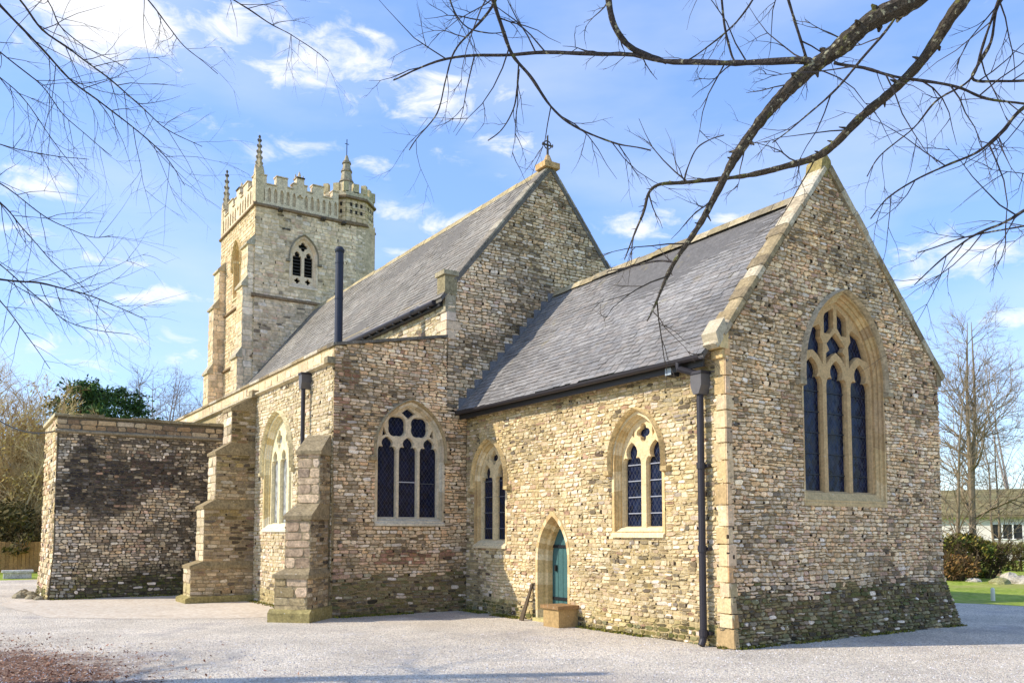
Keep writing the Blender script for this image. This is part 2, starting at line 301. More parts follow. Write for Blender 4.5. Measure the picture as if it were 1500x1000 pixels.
# ------------------------------------------------------------------ masonry: every stone its own little block in the wall's mesh
def masonry(mb, P, L, R, z0, z1, rh, ln, colf, seed, holes=(), depth=(0.004, 0.02), gap=0.011, jit=0.010, split=0.22, wob=0.034, gap_shade=0.08):
    rng = random.Random(seed); z = z0; U = rng.uniform
    so = seed * 3.7
    def W(u, zz, n):
        dz = noise.noise(V((u * 0.9, zz * 1.6, so))) * wob
        du = noise.noise(V((u * 0.7, zz * 0.9, so + 50))) * wob
        return P(u + du, zz + dz, n)
    while z < z1 - 0.02:
        h = U(*rh)
        if z + h > z1: h = z1 - z
        zl, zh = z, z + h; zm = z + h / 2
        iv = [(L(zm), R(zm))]
        for H in holes:
            s = [q for q in (H(zl), H(zm), H(zh)) if q]
            if not s: continue
            a_, b_ = min(q[0] for q in s), max(q[1] for q in s); nv = []
            for (p, q) in iv:
                if b_ <= p or a_ >= q: nv.append((p, q)); continue
                if a_ > p: nv.append((p, a_))
                if b_ < q: nv.append((b_, q))
            iv = nv
        for (p, q) in iv:
            u = p
            while u < q - 0.015:
                l = min(U(*ln) * (1.25 if rng.random() < .15 else 1), q - u)
                if q - u - l < ln[0] * .6: l = q - u
                parts = [(zl, zh)]
                if h > rh[0] * 1.15 and rng.random() < split: mid = zl + h * U(.4, .6); parts = [(zl, mid), (mid, zh)]
                for (a_, b_) in parts:
                    cl = lambda uu, zz: min(max(uu, L(zz) + .003), R(zz) - .003)
                    g = gap * U(.3, .8); x0, x1, y0, y1 = u + g, u + l - g, a_ + g * .8, b_ - g * .8
                    if x1 - x0 < .012 or y1 - y0 < .012: continue
                    d = U(*depth); J = lambda: U(-jit, jit)
                    cw, ch = min((x1 - x0) * .36, .05) , (y1 - y0) * .42
                    o8 = [(x0 + cw * U(.2, 1), y0 + J()), (x1 - cw * U(.2, 1), y0 + J()), (x1 + J(), y0 + ch * U(.2, 1)), (x1 + J(), y1 - ch * U(.2, 1)),
                          (x1 - cw * U(.2, 1), y1 + J()), (x0 + cw * U(.2, 1), y1 + J()), (x0 + J(), y1 - ch * U(.2, 1)), (x0 + J(), y0 + ch * U(.2, 1))]
                    cx, cy = (x0 + x1) / 2, (y0 + y1) / 2; col = colf(cx, cy, rng); i = len(mb.v)
                    tu, tz = U(-.008, .008), U(-.008, .008)
                    for (uu, zz) in o8: mb.v.append(W(cl(uu, zz), zz, -.004))
                    for (uu, zz) in o8:
                        ui, zi = cx + (uu - cx) * .93 , cy + (zz - cy) * .84
                        mb.v.append(W(cl(ui, zi), zi, max(.002, d + tu * (1 if uu > cx else -1) + tz * (1 if zz > cy else -1))))
                    mb.face(range(i + 8, i + 16), col)
                    for k in range(8): j = (k + 1) % 8; mb.face((i + k, i + j, i + 8 + j, i + 8 + k), col)
                if rng.random() < gap_shade:  # raised dark block: the shade of a deep gap put into its colour
                    w_ = rng.uniform(.02, .05); mb.pbox(W, u - w_ * .5, u + w_ * .5, zl + h * rng.uniform(.05, .4), zl + h * rng.uniform(.6, .95), -.004, depth[1] * 1.05, mul(lin(66, 54, 42), rng.uniform(.6, 1.2)), 0, .004)
                u += l
        z += h
def hole_arch(cu, hw, z0, zs, za):
    h = za - zs; R = (hw * hw + h * h) / (2 * hw)
    def f(z):
        if z < z0 or z > za: return None
        if z <= zs: return (cu - hw, cu + hw)
        x = hw - R + sqrt(max(0, R * R - (z - zs) ** 2)); return (cu - max(x, .0), cu + max(x, .0))
    return f
def hole_rect(a_, b_, z0, z1): return lambda z: (a_, b_) if z0 <= z <= z1 else None

def nz(u, z, s, k=0.0): return noise.noise(V((u * s, z * s, 7.3 + k)))

def quoins(mb, P1, P2, z0, z1, big, small, hh, colf, rng, proud=0.024, s1=1, s2=1):
    """corner blocks wrapping two faces; P1 and P2 have u=0 at the corner and run inwards for positive s*u"""
    z = z0; k = 0
    while z < z1 - .03:
        h = min(rng.uniform(*hh), z1 - z); c = colf(rng); la, lb = (big, small) if k % 2 else (small, big)
        la *= rng.uniform(.85, 1.15); lb *= rng.uniform(.85, 1.15); p = proud * rng.uniform(.7, 1.0)
        mb.pbox(P1, min(0, s1 * la) - (p if s1 > 0 else 0), max(0, s1 * la) + (p if s1 < 0 else 0), z + .006, z + h - .006, -.02, p, c, 0, .006)
        mb.pbox(P2, min(0, s2 * lb), max(0, s2 * lb), z + .006, z + h - .006, -.02, p - .001, c, 0, .006)
        z += h; k += 1

# ------------------------------------------------------------------ palettes (stone colours themselves)
E_PAL = pal((196, 176, 146), (174, 152, 124), (208, 190, 160), (186, 150, 116), (198, 164, 124), (150, 134, 116), (218, 206, 184), (182, 160, 132), (160, 138, 112), (190, 166, 140), (132, 118, 104), (200, 178, 152), (192, 172, 150))
E_PAL = warm(E_PAL, 1.55, (1.09, .985, .835))
S_PAL = pal((206, 188, 148), (216, 202, 168), (196, 178, 138), (186, 164, 122), (222, 210, 182), (180, 158, 118), (204, 182, 138), (212, 194, 158), (168, 144, 112), (194, 166, 136))
P_PAL = pal((140, 126, 106), (116, 104, 90), (162, 146, 122), (98, 90, 82), (180, 168, 146), (132, 112, 90), (84, 76, 72), (192, 184, 170), (150, 128, 100))
P_PAL = warm(P_PAL, 2.05, (1.06, 1., .88)); S_PAL = warm(S_PAL, 1.08, (1.02, 1, .95))
RED = pal((132, 62, 46), (146, 78, 56), (120, 56, 44))
MOSS = lin(106, 98, 50); DAMP = lin(70, 66, 50); GREENM = lin(84, 88, 44); ORANGE = lin(168, 112, 62)
MORT_E = lin(146, 126, 92); MORT_S = lin(180, 160, 116); MORT_P = lin(106, 96, 78)
TAN = pal((214, 186, 132), (222, 198, 150), (206, 176, 122), (198, 166, 116), (226, 206, 164))
TANE = pal((206, 176, 126), (196, 164, 118), (212, 186, 140), (188, 158, 118))
GREY_T = warm(pal((218, 204, 180), (226, 214, 192), (208, 194, 170), (198, 184, 164), (232, 222, 206)), 1.22, (1.13, .99, .85))

def white(r): return r.choice(pal((228, 206, 178), (222, 204, 182), (232, 214, 190)))
def weather(c, u, z, r, k, amp=1.0, wh=.20, dk=.22, pk=.24, gain=1.0, damp=0.0):
    """patches where pale lichen, soot or iron-pink stone gather, at three scales"""
    n1, n2, n3 = nz(u, z, 1.1, k), nz(u, z * 1.4, 2.9, k + 5), nz(u, z, .45, k + 11)
    c = mul(mixc(c, lin(206, 184, 146), .22), max(.45, 1 + amp * (.34 * n1 + .26 * n2 + .3 * n3)))
    if n2 > .05 and r.random() < wh: c = mixc(c, white(r), r.uniform(.5, 1))
    if n1 < -.02 and r.random() < dk: c = mixc(c, lin(78, 68, 58), r.uniform(.4, .85))
    if nz(u, z, .8, k + 17) > .12 and r.random() < pk: c = mixc(c, lin(200, 156, 130), r.uniform(.3, .65))
    c = mul(c, gain)
    if damp and z < damp + .22 * nz(u, z, 1.2, k + 3) + r.uniform(-.07, .07):
        q = r.random(); c = mixc(c, GREENM if q < .45 else (MOSS if q < .66 else lin(58, 54, 42)), r.uniform(.6, .92)) if q < .94 else white(r)
    return c
def col_e(u, z, r):            # chancel east wall
    c = mixc(r.choice(E_PAL), lin(222, 202, 168), .22); n = nz(u, z, .8)
    if n > .1 and r.random() < .5: c = mixc(c, lin(204, 156, 100), r.uniform(.2, .5))
    if nz(u, z, .55, 9) > .12 and r.random() < .5: c = mixc(c, lin(150, 142, 130), r.uniform(.3, .6))
    if (u > 13.4 and z > 3.2 or u < 9.9 and nz(u, z, .8, 41) > -.1) and r.random() < .4: c = mixc(c, lin(188, 134, 100), r.uniform(.2, .5))
    if r.random() < .10: c = mixc(c, lin(96, 84, 76), r.uniform(.4, .8))
    if z > 5 and r.random() < .3: c = mixc(c, lin(160, 150, 136), .5)
    if r.random() < .03: c = white(r)
    c = weather(c, u, z, r, 101, gain=1.1, damp=.8)
    return mul(c, r.uniform(.84, 1.16))
def col_s(u, z, r):            # chancel south wall
    c = mixc(r.choice(S_PAL), lin(206, 188, 150), .25); n = nz(u, z, .9, 4)
    if n > .2 and r.random() < .4: c = mixc(c, lin(180, 154, 88), .5)
    if z < .3 + .15 * nz(u, z, 1.2, 3): c = mixc(c, lin(160, 148, 60), r.uniform(.2, .6))
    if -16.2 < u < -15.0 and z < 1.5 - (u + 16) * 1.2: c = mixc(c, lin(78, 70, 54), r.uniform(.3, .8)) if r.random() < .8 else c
    if r.random() < .03: c = lin(156, 118, 96)
    if r.random() < .03: c = white(r)
    c = weather(c, u, z, r, 131, .75, .22, .2, .15, 1.0, .16)
    return mul(c, r.uniform(.88, 1.12))
def col_a(u, z, r):            # aisle east wall
    c = mixc(r.choice(E_PAL), lin(218, 198, 166), .22)
    rd = nz(u, z, 2.2, 21)
    if (rd > .3 and z > 3.2 and u < 8) and r.random() < .6: c = mixc(r.choice(RED), c, .15)
    if 1.0 < z < 1.34 and 7.2 < u < 9.2 and r.random() < .6: c = mixc(r.choice(RED), lin(190, 140, 116), .5)
    if nz(u, z, 1.1, 13) > .1 and z > 3.0 and r.random() < .5: c = mixc(c, lin(136, 126, 114), .55)
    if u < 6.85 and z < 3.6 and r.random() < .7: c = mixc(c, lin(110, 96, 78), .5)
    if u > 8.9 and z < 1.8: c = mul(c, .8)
    if r.random() < .035: c = white(r)
    c = weather(c, u, z, r, 161, gain=1.12, damp=.82)
    return mul(c, r.uniform(.84, 1.16))
def col_n(u, z, r):            # nave gable
    c = mixc(r.choice(E_PAL), lin(206, 192, 166), .3)
    if nz(u, z, .7, 30) > .05 and r.random() < .55: c = mixc(c, lin(140, 134, 128), .55)
    if z < 7 and r.random() < .3: c = mixc(c, lin(100, 92, 82), .6)
    if r.random() < .04: c = white(r)
    c = weather(c, u, z, r, 191, .9, .25, .3, .12, 1.12)
    return mul(c, r.uniform(.82, 1.15))
def col_p(u, z, r):            # porch east wall, blackened
    c = r.choice(P_PAL); d = nz(u, z, .6, 60) + (.22 if 2.3 < z < 3.9 else -.02) - (.25 if z < 2.2 else 0)
    if d > .02 and r.random() < .8: c = mixc(c, lin(48, 46, 50), r.uniform(.5, .9))
    elif r.random() < .4: c = mixc(c, lin(196, 180, 150), .5)
    if z < .9: c = mixc(c, lin(116, 108, 68), r.uniform(.1, .6))
    if 2.7 < z < 3.8 and 4.0 < u < 5.2 and r.random() < .45: c = mixc(c, lin(150, 100, 78), .6)
    if u > 5.2 and 1.2 < z < 2.2 and r.random() < .6: c = mixc(c, lin(54, 50, 46), .7)
    if r.random() < .035: c = white(r)
    c = weather(c, u, z, r, 221, 1.1, .25, .35, .12, 1.15, .55)
    st_ = .9 * nz(u, z, .8, 77) + .6 * nz(u, z, 2.0, 78) + .55 * math.exp(-((z - 3.1) / .8) ** 2) - .28 - .10 * max(0, u - 4.2) - .5 * max(0, 2.7 - u) + r.uniform(-.12, .12)
    if st_ > .02 and r.random() < .8: c = mixc(c, lin(52, 49, 52), min(.78, .3 + st_ * 1.6))
    elif u < 2.7 and r.random() < .6: c = mixc(c, lin(186, 178, 162), .6)
    return mul(c, r.uniform(.8, 1.2))
def col_as(u, z, r):           # aisle south wall
    c = mixc(r.choice(S_PAL), lin(204, 194, 168), .5)
    if z < .35: c = mixc(c, lin(160, 148, 66), .5)
    c = weather(c, u, z, r, 251, .5, .2, .12, .1)
    return mul(c, r.uniform(.88, 1.08))
def col_b(u, z, r):            # buttress side, lichen
    c = r.choice(P_PAL)
    if r.random() < .6: c = mixc(c, lin(190, 166, 126), .5)
    if z > 2.0 and nz(u, z, 1.2, 80) > -.15 and r.random() < .6: c = mixc(c, lin(160, 138, 56), .6)
    c = weather(c, u, z, r, 311, 1.0, .15, .3, .1)
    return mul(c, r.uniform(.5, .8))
def col_bf(u, z, r): return mul(mixc(r.choice(GREY_T), r.choice(TAN), .4), r.uniform(.88, 1.08))
def col_bd(u, z, r):
    c = mixc(r.choice(GREY_T), lin(176, 150, 118), .45)
    if r.random() < .3: c = mixc(c, lin(150, 124, 100), .5)
    if z < .5 or r.random() < .12: c = mixc(c, lin(150, 138, 84), .5)
    return mul(c, r.uniform(.8, 1.08))
def col_t(u, z, r):
    c = r.choice(GREY_T)
    if r.random() < .2: c = mixc(c, lin(180, 160, 132), .5)
    c = weather(c, u, z, r, 281, .6, .15, .12, .12, 1.12)
    return mul(c, r.uniform(.84, 1.1))
def col_ts(u, z, r): return mul(mixc(r.choice(GREY_T), r.choice(TAN), .5), r.uniform(.84, 1.1))

# ================================================================== THE CHURCH
church = thing('church', (-18, 11.5, 0), 'old rubble stone parish church with square battlemented tower and slate roofs', 'church')
XE, YS, XA, YA, XT, XP = -8.63, 9.42, -16.08, 6.35, -31.57, -24.22
YN, YR = 14.95, 11.9
PE = axis((XE, 0, 0), (0, 1, 0), (1, 0, 0))            # u = y
PS = axis((0, YS, 0), (1, 0, 0), (0, -1, 0))           # u = x
PA = axis((XA, 0, 0), (0, 1, 0), (1, 0, 0))
PAS = axis((0, YA, 0), (1, 0, 0), (0, -1, 0))
PNS = axis((0, 8.91, 0), (1, 0, 0), (0, -1, 0))
PP = axis((XP, 0, 0), (0, 1, 0), (1, 0, 0))
PPS = axis((0, 2.25, 0), (1, 0, 0), (0, -1, 0))
PT = axis((XT, 0, 0), (0, 1, 0), (1, 0, 0))
PTS = axis((0, 9.27, 0), (1, 0, 0), (0, -1, 0))

def window(name, P, cu, hw, z0, zs, za, depth, band, holes, tanpal, glass, splay=.05, hood=True, sillout=.05, plate=.10, bars=(), louvre=None, label=None, seed=1, jam=7, hoodcol=None, bandout=.012):
    """gothic window: surround and reveal (the part), tracery, glass, hood mould, sill (sub-parts). returns outline of the hole cut in the wall"""
    rng = random.Random(seed)
    out_b = arch(cu, hw + band, z0 - band * .9, zs, za + band * 1.15, jam=jam); inn = arch(cu, hw, z0, zs, za, jam=jam)
    back = arch(cu, hw - splay, z0 + splay * 1.2, zs, za - splay * 1.1, jam=jam)
    cols = [mul(rng.choice(tanpal), rng.uniform(.85, 1.08)) for _ in range(len(out_b))]
    for k in range(1, len(cols)):
        if rng.random() < .4: cols[k] = cols[k - 1]
    s = MB(); cf = lambda k: cols[k]
    ring(s, P, out_b, -.02, out_b, bandout, cf); ring(s, P, out_b, bandout, inn, bandout, cf)
    mid = [((a_[0] * .55 + b_[0] * .45), (a_[1] * .55 + b_[1] * .45)) for a_, b_ in zip(inn, back)]
    ring(s, P, inn, bandout, inn, -.03, cf); ring(s, P, inn, -.03, mid, -.05, cf); ring(s, P, mid, -.05, mid, -depth * .55, cf); ring(s, P, mid, -depth * .55, back, -depth * .75, cf); ring(s, P, back, -depth * .75, back, -depth - plate, cf)
    w = s.build(name, M['dressed'], church)
    if label: w['label'] = label
    t = MB(); tc = tanpal[1]
    cc = [(sum(p[0] for p in h) / len(h), sum(p[1] for p in h) / len(h)) for h in holes]
    ins = [[(c[0] + (p[0] - c[0]) * .92, c[1] + (p[1] - c[1]) * (.98 if (max(q[1] for q in h) - min(q[1] for q in h)) > .7 else .92)) for p in h] for h, c in zip(holes, cc)]
    tess(t, P, -depth, back, holes, tc)
    for h, i_ in zip(holes, ins): ring(t, P, h, -depth, i_, -depth - .05, tc); ring(t, P, i_, -depth - .05, i_, -depth - plate, mul(tc, .95))
    t.build('tracery', M['dressed'], w)
    g = MB(); gz = -depth - plate * .85
    if louvre:
        g.poly([P(u, z, gz - .12) for u, z in back], lin(12, 12, 12)); o = g.build('backing', M['wood'], w)
        lv = MB(); zz = louvre[0]
        while zz < louvre[1]:
            lv.prism([P(cu - hw, zz, -depth - .05), P(cu - hw, zz + .02, -depth - .05), P(cu - hw, zz + .09, gz - .06), P(cu - hw, zz + .07, gz - .06)], P(cu + hw, 0, 0) - P(cu - hw, 0, 0), lin(66, 62, 56)); zz += .13
        lv.build('louvre', M['wood'], w)
    else:
        g.poly([P(u, z, gz) for u, z in back], (0, 0, 0)); g.build('glass', glass, w)
    if bars:
        b = MB()
        for (ua, ub, z, c) in bars: b.pbox(P, ua, ub, z - .009, z + .009, gz + .004, gz + .02, c)
        b.build('saddle_bar', M['iron'], w)
    if hood:
        hm = MB(); hc = hoodcol or tanpal[0]; lo = zs - .02
        oa = [p for p in arch(cu, hw + band - .02, zs - .16, zs, za + band * 1.0, n=14, jam=1)]; ob = [p for p in arch(cu, hw + band + .035, zs - .16, zs, za + band * 1.0 + .065, n=14, jam=1)]
        ring(hm, P, oa, .014, oa, .05, hc, closed=False); ring(hm, P, oa, .05, [((p[0] + q[0]) / 2, (p[1] + q[1]) / 2) for p, q in zip(oa, ob)], .11, hc, closed=False)
        ring(hm, P, [((p[0] + q[0]) / 2, (p[1] + q[1]) / 2) for p, q in zip(oa, ob)], .11, ob, .012, hc, closed=False)
        for sg in (-1, 1): hm.pbox(P, *sorted((cu + sg * (hw + band - .03), cu + sg * (hw + band + .15))), zs - .25, zs - .14, -.01, .10, mul(hc, .8), 0, .02)
        hm.build('hood_mould', M['weathered'], w)
    if sillout:
        sl = MB(); a_, b_ = cu - hw - band * .9, cu + hw + band * .9
        sl.prism([P(a_, z0 - .10, -.02), P(a_, z0 - .10, sillout), P(a_, z0 - .05, sillout), P(a_, z0 + splay * 1.2 + .012, -depth * .78), P(a_ , z0 - .10, -depth * .78)], P(b_, 0, 0) - P(a_, 0, 0), tanpal[4 % len(tanpal)])
        sl.build('sill', M['dressed'], w)
    return out_b, hole_arch(cu, hw + band, z0 - band * .9, zs, za + band * 1.15)

# ---- windows -----------------------------------------------------
lights3 = lambda cs, hw, z0, zs, za: [foil(c, hw, z0, zs, za) for c in cs]
# east window
EC = 12.22
EH = lights3((EC - .64, EC, EC + .64), .272, 2.30, 3.98, 4.50)
_h = 5.58 - .10 - 4.20; _w = .96; _R = (_w * _w + _h * _h) / (2 * _w)
ehw = lambda z: _w if z < 4.2 else _w - _R + sqrt(max(0, _R * _R - (z - 4.2) ** 2))
for s_ in (-1, 1):
    po = [(.345, 4.40), (.48, 4.55), (.60, 4.62), (ehw(4.56) - .05, 4.56)] + [(ehw(z) - .05, z) for z in (4.66, 4.76, 4.86, 4.96)] + [(.43, 5.06), (.38, 5.0), (.40, 4.86), (.33, 4.76), (.345, 4.6)]
    EH.append([(EC + s_ * u, z) for u, z in (po if s_ > 0 else reversed(po))])
    po = [(.045, 5.05), (.15, 4.93), (.30, 4.93), (.30, 5.20), (.27, ehw(5.27) * 0 + 5.26), (.045, 5.38)]
    EH.append([(EC + s_ * u, z) for u, z in (po if s_ > 0 else reversed(po))])
EH.append([(EC - .255, 4.42), (EC - .12, 4.56), (EC, 4.63), (EC + .12, 4.56), (EC + .255, 4.42), (EC + .255, 4.60), (EC + .17, 4.66), (EC + .24, 4.76), (EC + .14, 4.86), (EC, 4.97), (EC - .14, 4.86), (EC - .24, 4.76), (EC - .17, 4.66), (EC - .255, 4.60)])
bars = [(EC - .85, EC + .85, 2.6 + .34 * k, lin(30, 34, 46)) for k in range(5)]
hE = window('east_window', PE, EC, 1.05, 2.18, 4.20, 5.58, .14, .035, EH, TANE, M['glass'], splay=.09, sillout=.02, bars=bars, seed=5, label='tall three-light traceried window in the gable wall', hoodcol=lin(186, 168, 136))
# chancel south windows (two lights, quatrefoil above)
def two_light(cu, hw, z0, zs, za, qz, r):
    c = hw * .54; return [foil(cu - c, hw * .43, z0, zs, zs + hw * .85), foil(cu + c, hw * .43, z0, zs, zs + hw * .85), quatrefoil(cu, qz, r), [(cu - hw * .52, qz - .02), (cu - hw * .40, qz + .10), (cu - hw * .42, qz - .08)], [(cu + hw * .52, qz - .02), (cu + hw * .42, qz - .08), (cu + hw * .40, qz + .10)]]
h = two_light(-10.55, .53, 1.74, 2.72, 3.5, 3.31, .16)
wb = [(-11.0, -10.1, 1.98 + .27 * k, lin(150, 152, 160)) for k in range(4)]
h2 = window('window', PS, -10.55, 0.58, 1.68, 2.86, 3.60, .13, .06, h, TAN, M['glass'], splay=.04, bars=wb, seed=7, label='two-light window with quatrefoil, nearer the downpipe')
h = two_light(-15.10, .53, 1.50, 2.64, 3.4, 3.22, .15)
wb = [(-15.6, -14.6, 1.75 + .33 * k, lin(96, 98, 104)) for k in range(4)]
h1 = window('window', PS, -15.10, 0.58, 1.44, 2.76, 3.52, .09, .06, h, TAN, M['glass'], splay=.04, bars=wb, seed=8, label='two-light window with quatrefoil, beside the aisle wall')
# aisle east window
AC = 8.06
AH = lights3((AC - .485, AC, AC + .485), .215, 1.96, 3.30, 3.66)
AH += [quatrefoil(AC - .262, 3.88, .25, sq=.93, dp=.17, rot=.78), quatrefoil(AC + .262, 3.88, .25, sq=.93, dp=.17, rot=.78), [(AC + .16, 4.17), (AC, 4.28), (AC - .16, 4.17), (AC, 4.04)], [(AC + .60, 3.66), (AC + .575, 3.86), (AC + .50, 3.70)], [(AC - .60, 3.66), (AC - .50, 3.70), (AC - .575, 3.86)]]
hA = window('window', PA, AC, 0.75, 1.90, 3.36, 4.34, .11, .06, AH, pal((206, 182, 144), (214, 196, 164), (196, 170, 130), (190, 172, 140), (214, 200, 172)), M['glass'], splay=.025, bars=[(AC - .2, AC + .2, 2.72, lin(190, 190, 196)), (AC + .3, AC + .65, 2.7, lin(70, 74, 80))], seed=11, label='three-light window with trefoil heads, in the aisle end wall', hoodcol=lin(176, 154, 116))
# aisle south window
SC_ = -19.45
SH = lights3((SC_ - .62, SC_, SC_ + .62), .24, 1.86, 3.2, 3.6) + [quatrefoil(SC_ - .33, 3.84, .24, sq=.9), quatrefoil(SC_ + .33, 3.84, .24, sq=.9)]
hS = window('window', PAS, SC_, .98, 1.78, 3.25, 4.36, .13, .07, SH, pal((220, 204, 158), (226, 212, 170), (212, 192, 140), (206, 184, 130), (228, 216, 184)), M['glass_pale'], splay=.06, bars=(), seed=12, label='three-light window between the two buttresses')
# tower windows
BC = 11.17
BH = [foil(BC - .23, .175, 11.55, 12.2, 12.52), foil(BC + .23, .175, 11.55, 12.2, 12.52), quatrefoil(BC, 12.72, .19), quatrefoil(BC - .215, 11.36, .12), quatrefoil(BC + .215, 11.36, .12)]
hB = window('belfry_window', PT, BC, 0.49, 11.15, 12.25, 13.04, .10, .08, BH, GREY_T, None, splay=.04, louvre=(11.5, 12.9), seed=13, sillout=.03, hoodcol=lin(150, 140, 120), label='louvred belfry window facing the nave')
BS = -33.85
h = [foil(BS - .22, .16, 11.2, 12.3, 12.65), foil(BS + .22, .16, 11.2, 12.3, 12.65), quatrefoil(BS, 12.84, .18)]
hBS = window('belfry_window', PTS, BS, .50, 11.0, 12.35, 13.15, .2, .08, h, TAN, None, splay=.04, louvre=(11.2, 12.9), seed=14, sillout=.03, label='sunlit belfry window on the side of the tower')

# ---- chancel -----------------------------------------------------
ch = MB()
gz = lambda y: 4.55 + (7.62 - 4.55) * ((y - YS) / (YR - YS) if y < YR else (YN - y) / (YN - YR))
bat = lambda z: .10 * max(0, (.95 - z) / .95)
door_o = arch(-12.92, .54, -.05, 1.15, 2.06, jam=5); door_h = hole_arch(-12.92, .54, -.05, 1.15, 2.06)
# east gable
tess(ch, PE, 0, [(YS, -.1), (YN, -.1), (YN, 4.55), (YR, 7.62), (YS, 4.55)], [hE[0]], MORT_E)
PEb = lambda u, z, n=0.0: PE(u, z, n + bat(z))
eL = lambda z: YS if z < 4.55 else YS + (z - 4.55) / (7.62 - 4.55) * (YR - YS) + .02
eR = lambda z: (YN + .38 * max(0, (.92 - z) / .92)) if z < 4.55 else YN - (z - 4.55) / (7.62 - 4.55) * (YN - YR) - .02
masonry(ch, PEb, eL, eR, -.02, 7.58, (.045, .082), (.06, .19), col_e, 3, [hE[1]], depth=(.006, .024))
# mortar bed of the battered plinth
ch.poly([PE(YS, .95, .001), PE(YN, .95, .001), PE(YN + .38, -.1, .10), PE(YS, -.1, .10)], mul(MORT_E, .6))
ch.poly([PE(YN, .95, .001), PE(YN + .38, -.1, .10), PE(YN + .38, -.1, -6), PE(YN, .95, -6)], mul(MORT_E, .5))
# north wall and the other side (plain, never seen)
ch.poly([PE(YN, -.1), PE(YN, 4.55), V((XA, YN, 4.55)), V((XA, YN, -.1))], MORT_E)
ch.build('chancel_wall', M['rubble'], church)
cs = MB()
tess(cs, PS, 0, [(XA, -.1), (XE, -.1), (XE, 4.40), (XA, 4.40)], [h2[0], h1[0], door_o], MORT_S)
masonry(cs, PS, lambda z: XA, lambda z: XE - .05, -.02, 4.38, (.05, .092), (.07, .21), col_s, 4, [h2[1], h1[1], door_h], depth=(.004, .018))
cs.build('chancel_side_wall', M['pale_rubble'], church)
# quoins at the corner
q = MB(); rq = random.Random(5)
PEc = axis((XE, YS, 0), (0, 1, 0), (1, 0, 0)); PSc = axis((XE, YS, 0), (1, 0, 0), (0, -1, 0))
z = 0.0; k = 0
while z < 4.55:
    hq = min(rq.uniform(.2, .34), 4.56 - z); cS = mul(mixc(rq.choice(TAN), rq.choice(S_PAL), .45), rq.uniform(.86, 1.02)); cE_ = mul(rq.choice(E_PAL), .85)
    la, lb = ((.22, .09), (.17, .13))[k % 2]; la *= rq.uniform(.9, 1.1); lb *= rq.uniform(.8, 1.2)
    if z < .8: cE_ = mixc(cE_, MOSS, .5)
    b1 = bat(z); b2 = bat(z + hq)
    q.pbox(PSc, -la, b1 + .012, z + .005, z + hq - .005, -.02, .022, cS, 0, .007)
    PEq = lambda u, zz, n=0.0: PEc(u, zz, n + bat(zz))
    q.pbox(PEq, -.021, lb, z + .005, z + hq - .005, -.03, .024, cE_, 0, .007)
    z += hq; k += 1
q.build('quoin', M['dressed'], church)
# door surround and door
ds = MB(); rd = random.Random(6); do, di = door_o, arch(-12.92, .47, -.02, 1.15, 1.97, jam=5)
db_ = arch(-12.92, .41, -.02, 1.13, 1.88, jam=5)
dcol = [mul(rd.choice(TAN), rd.uniform(.88, 1.05)) for _ in do]; cf = lambda k: dcol[k]
dm = arch(-12.92, .44, -.02, 1.14, 1.93, jam=5)
ring(ds, PS, do, -.02, do, .012, cf); ring(ds, PS, do, .012, di, .012, cf); ring(ds, PS, di, .012, dm, -.10, cf); ring(ds, PS, dm, -.10, dm, -.15, cf); ring(ds, PS, dm, -.15, db_, -.19, cf); ring(ds, PS, db_, -.19, db_, -.36, cf)
ds.pbox(PS, -13.5, -12.4, -.06, .08, -.3, .08, lin(190, 176, 120), 0, .02)
ds.build('door_surround', M['dressed'], church)
dd = MB(); tess(dd, PS, -.30, db_, [], lin(66, 102, 100))
for k in range(6):
    u = -13.30 + k * .152; dd.pbox(PS, u - .005, u + .005, .1, 1.66 - abs(u + 12.92) * .9, -.299, -.294, lin(60, 98, 96))
dr = dd.build('door', M['door'], church); dr['label'] = 'narrow blue-green plank door'
for zz in (.42, 1.40): hg = MB(); hg.pbox(PS, -13.31, -12.53, zz - .03, zz + .03, -.292, -.28, lin(18, 22, 26), 0, .004); hg.build('hinge', M['iron'], dr)
kb = MB(); kb.pbox(PS, -13.22, -13.16, .93, 1.05, -.292, -.25, lin(24, 24, 24), 0, .01); kb.build('handle', M['iron'], dr)

# ---- roofs of slate ----------------------------------------------
def slates(mb, A, Udir, Sdir, W, S, w, ex, cols, seed, N, m=0):
    """A = eave corner; courses climb along Sdir"""
    rng = random.Random(seed); A, Udir, Sdir, N = V(A), V(Udir), V(Sdir), V(N); s = -.03; r = 0
    while s < S:
        u = -(r % 2) * w * .5 - rng.uniform(0, .06)
        while u < W:
            ww = w * rng.uniform(.8, 1.2); a_, b_ = max(0, u + .003), min(W, u + ww - .003)
            if b_ - a_ > .02:
                c = mul(mixc(rng.choice(cols), cols[0], .45), rng.uniform(.88, 1.12) * (1 + .3 * noise.noise(V((u * .5, s * .8, seed)))))
                n0 = .014 + rng.uniform(-.004, .006); ds_ = rng.uniform(-.012, .006); t2 = min(s + ex * 1.12, S)
                w_ = noise.noise(V((u * .35, s * .4, seed + 3.0))) * .04
                ds_ -= .05 if rng.random() < .012 else 0
                p0, p1 = A + Udir * a_ + Sdir * (s + ds_) + N * (n0 + w_), A + Udir * b_ + Sdir * (s + ds_ + rng.uniform(-.004, .004)) + N * (n0 + w_ + rng.uniform(-.003, .003))
                p2, p3 = A + Udir * b_ + Sdir * t2 + N * (.004 + w_), A + Udir * a_ + Sdir * t2 + N * (.004 + w_)
                i = len(mb.v); mb.v.extend([p0, p1, p2, p3, p0 - N * .01, p1 - N * .01]); mb.face((i, i + 1, i + 2, i + 3), c, m); mb.face((i, i + 1, i + 5, i + 4), c, m)
            u += ww
        s += ex; r += 1
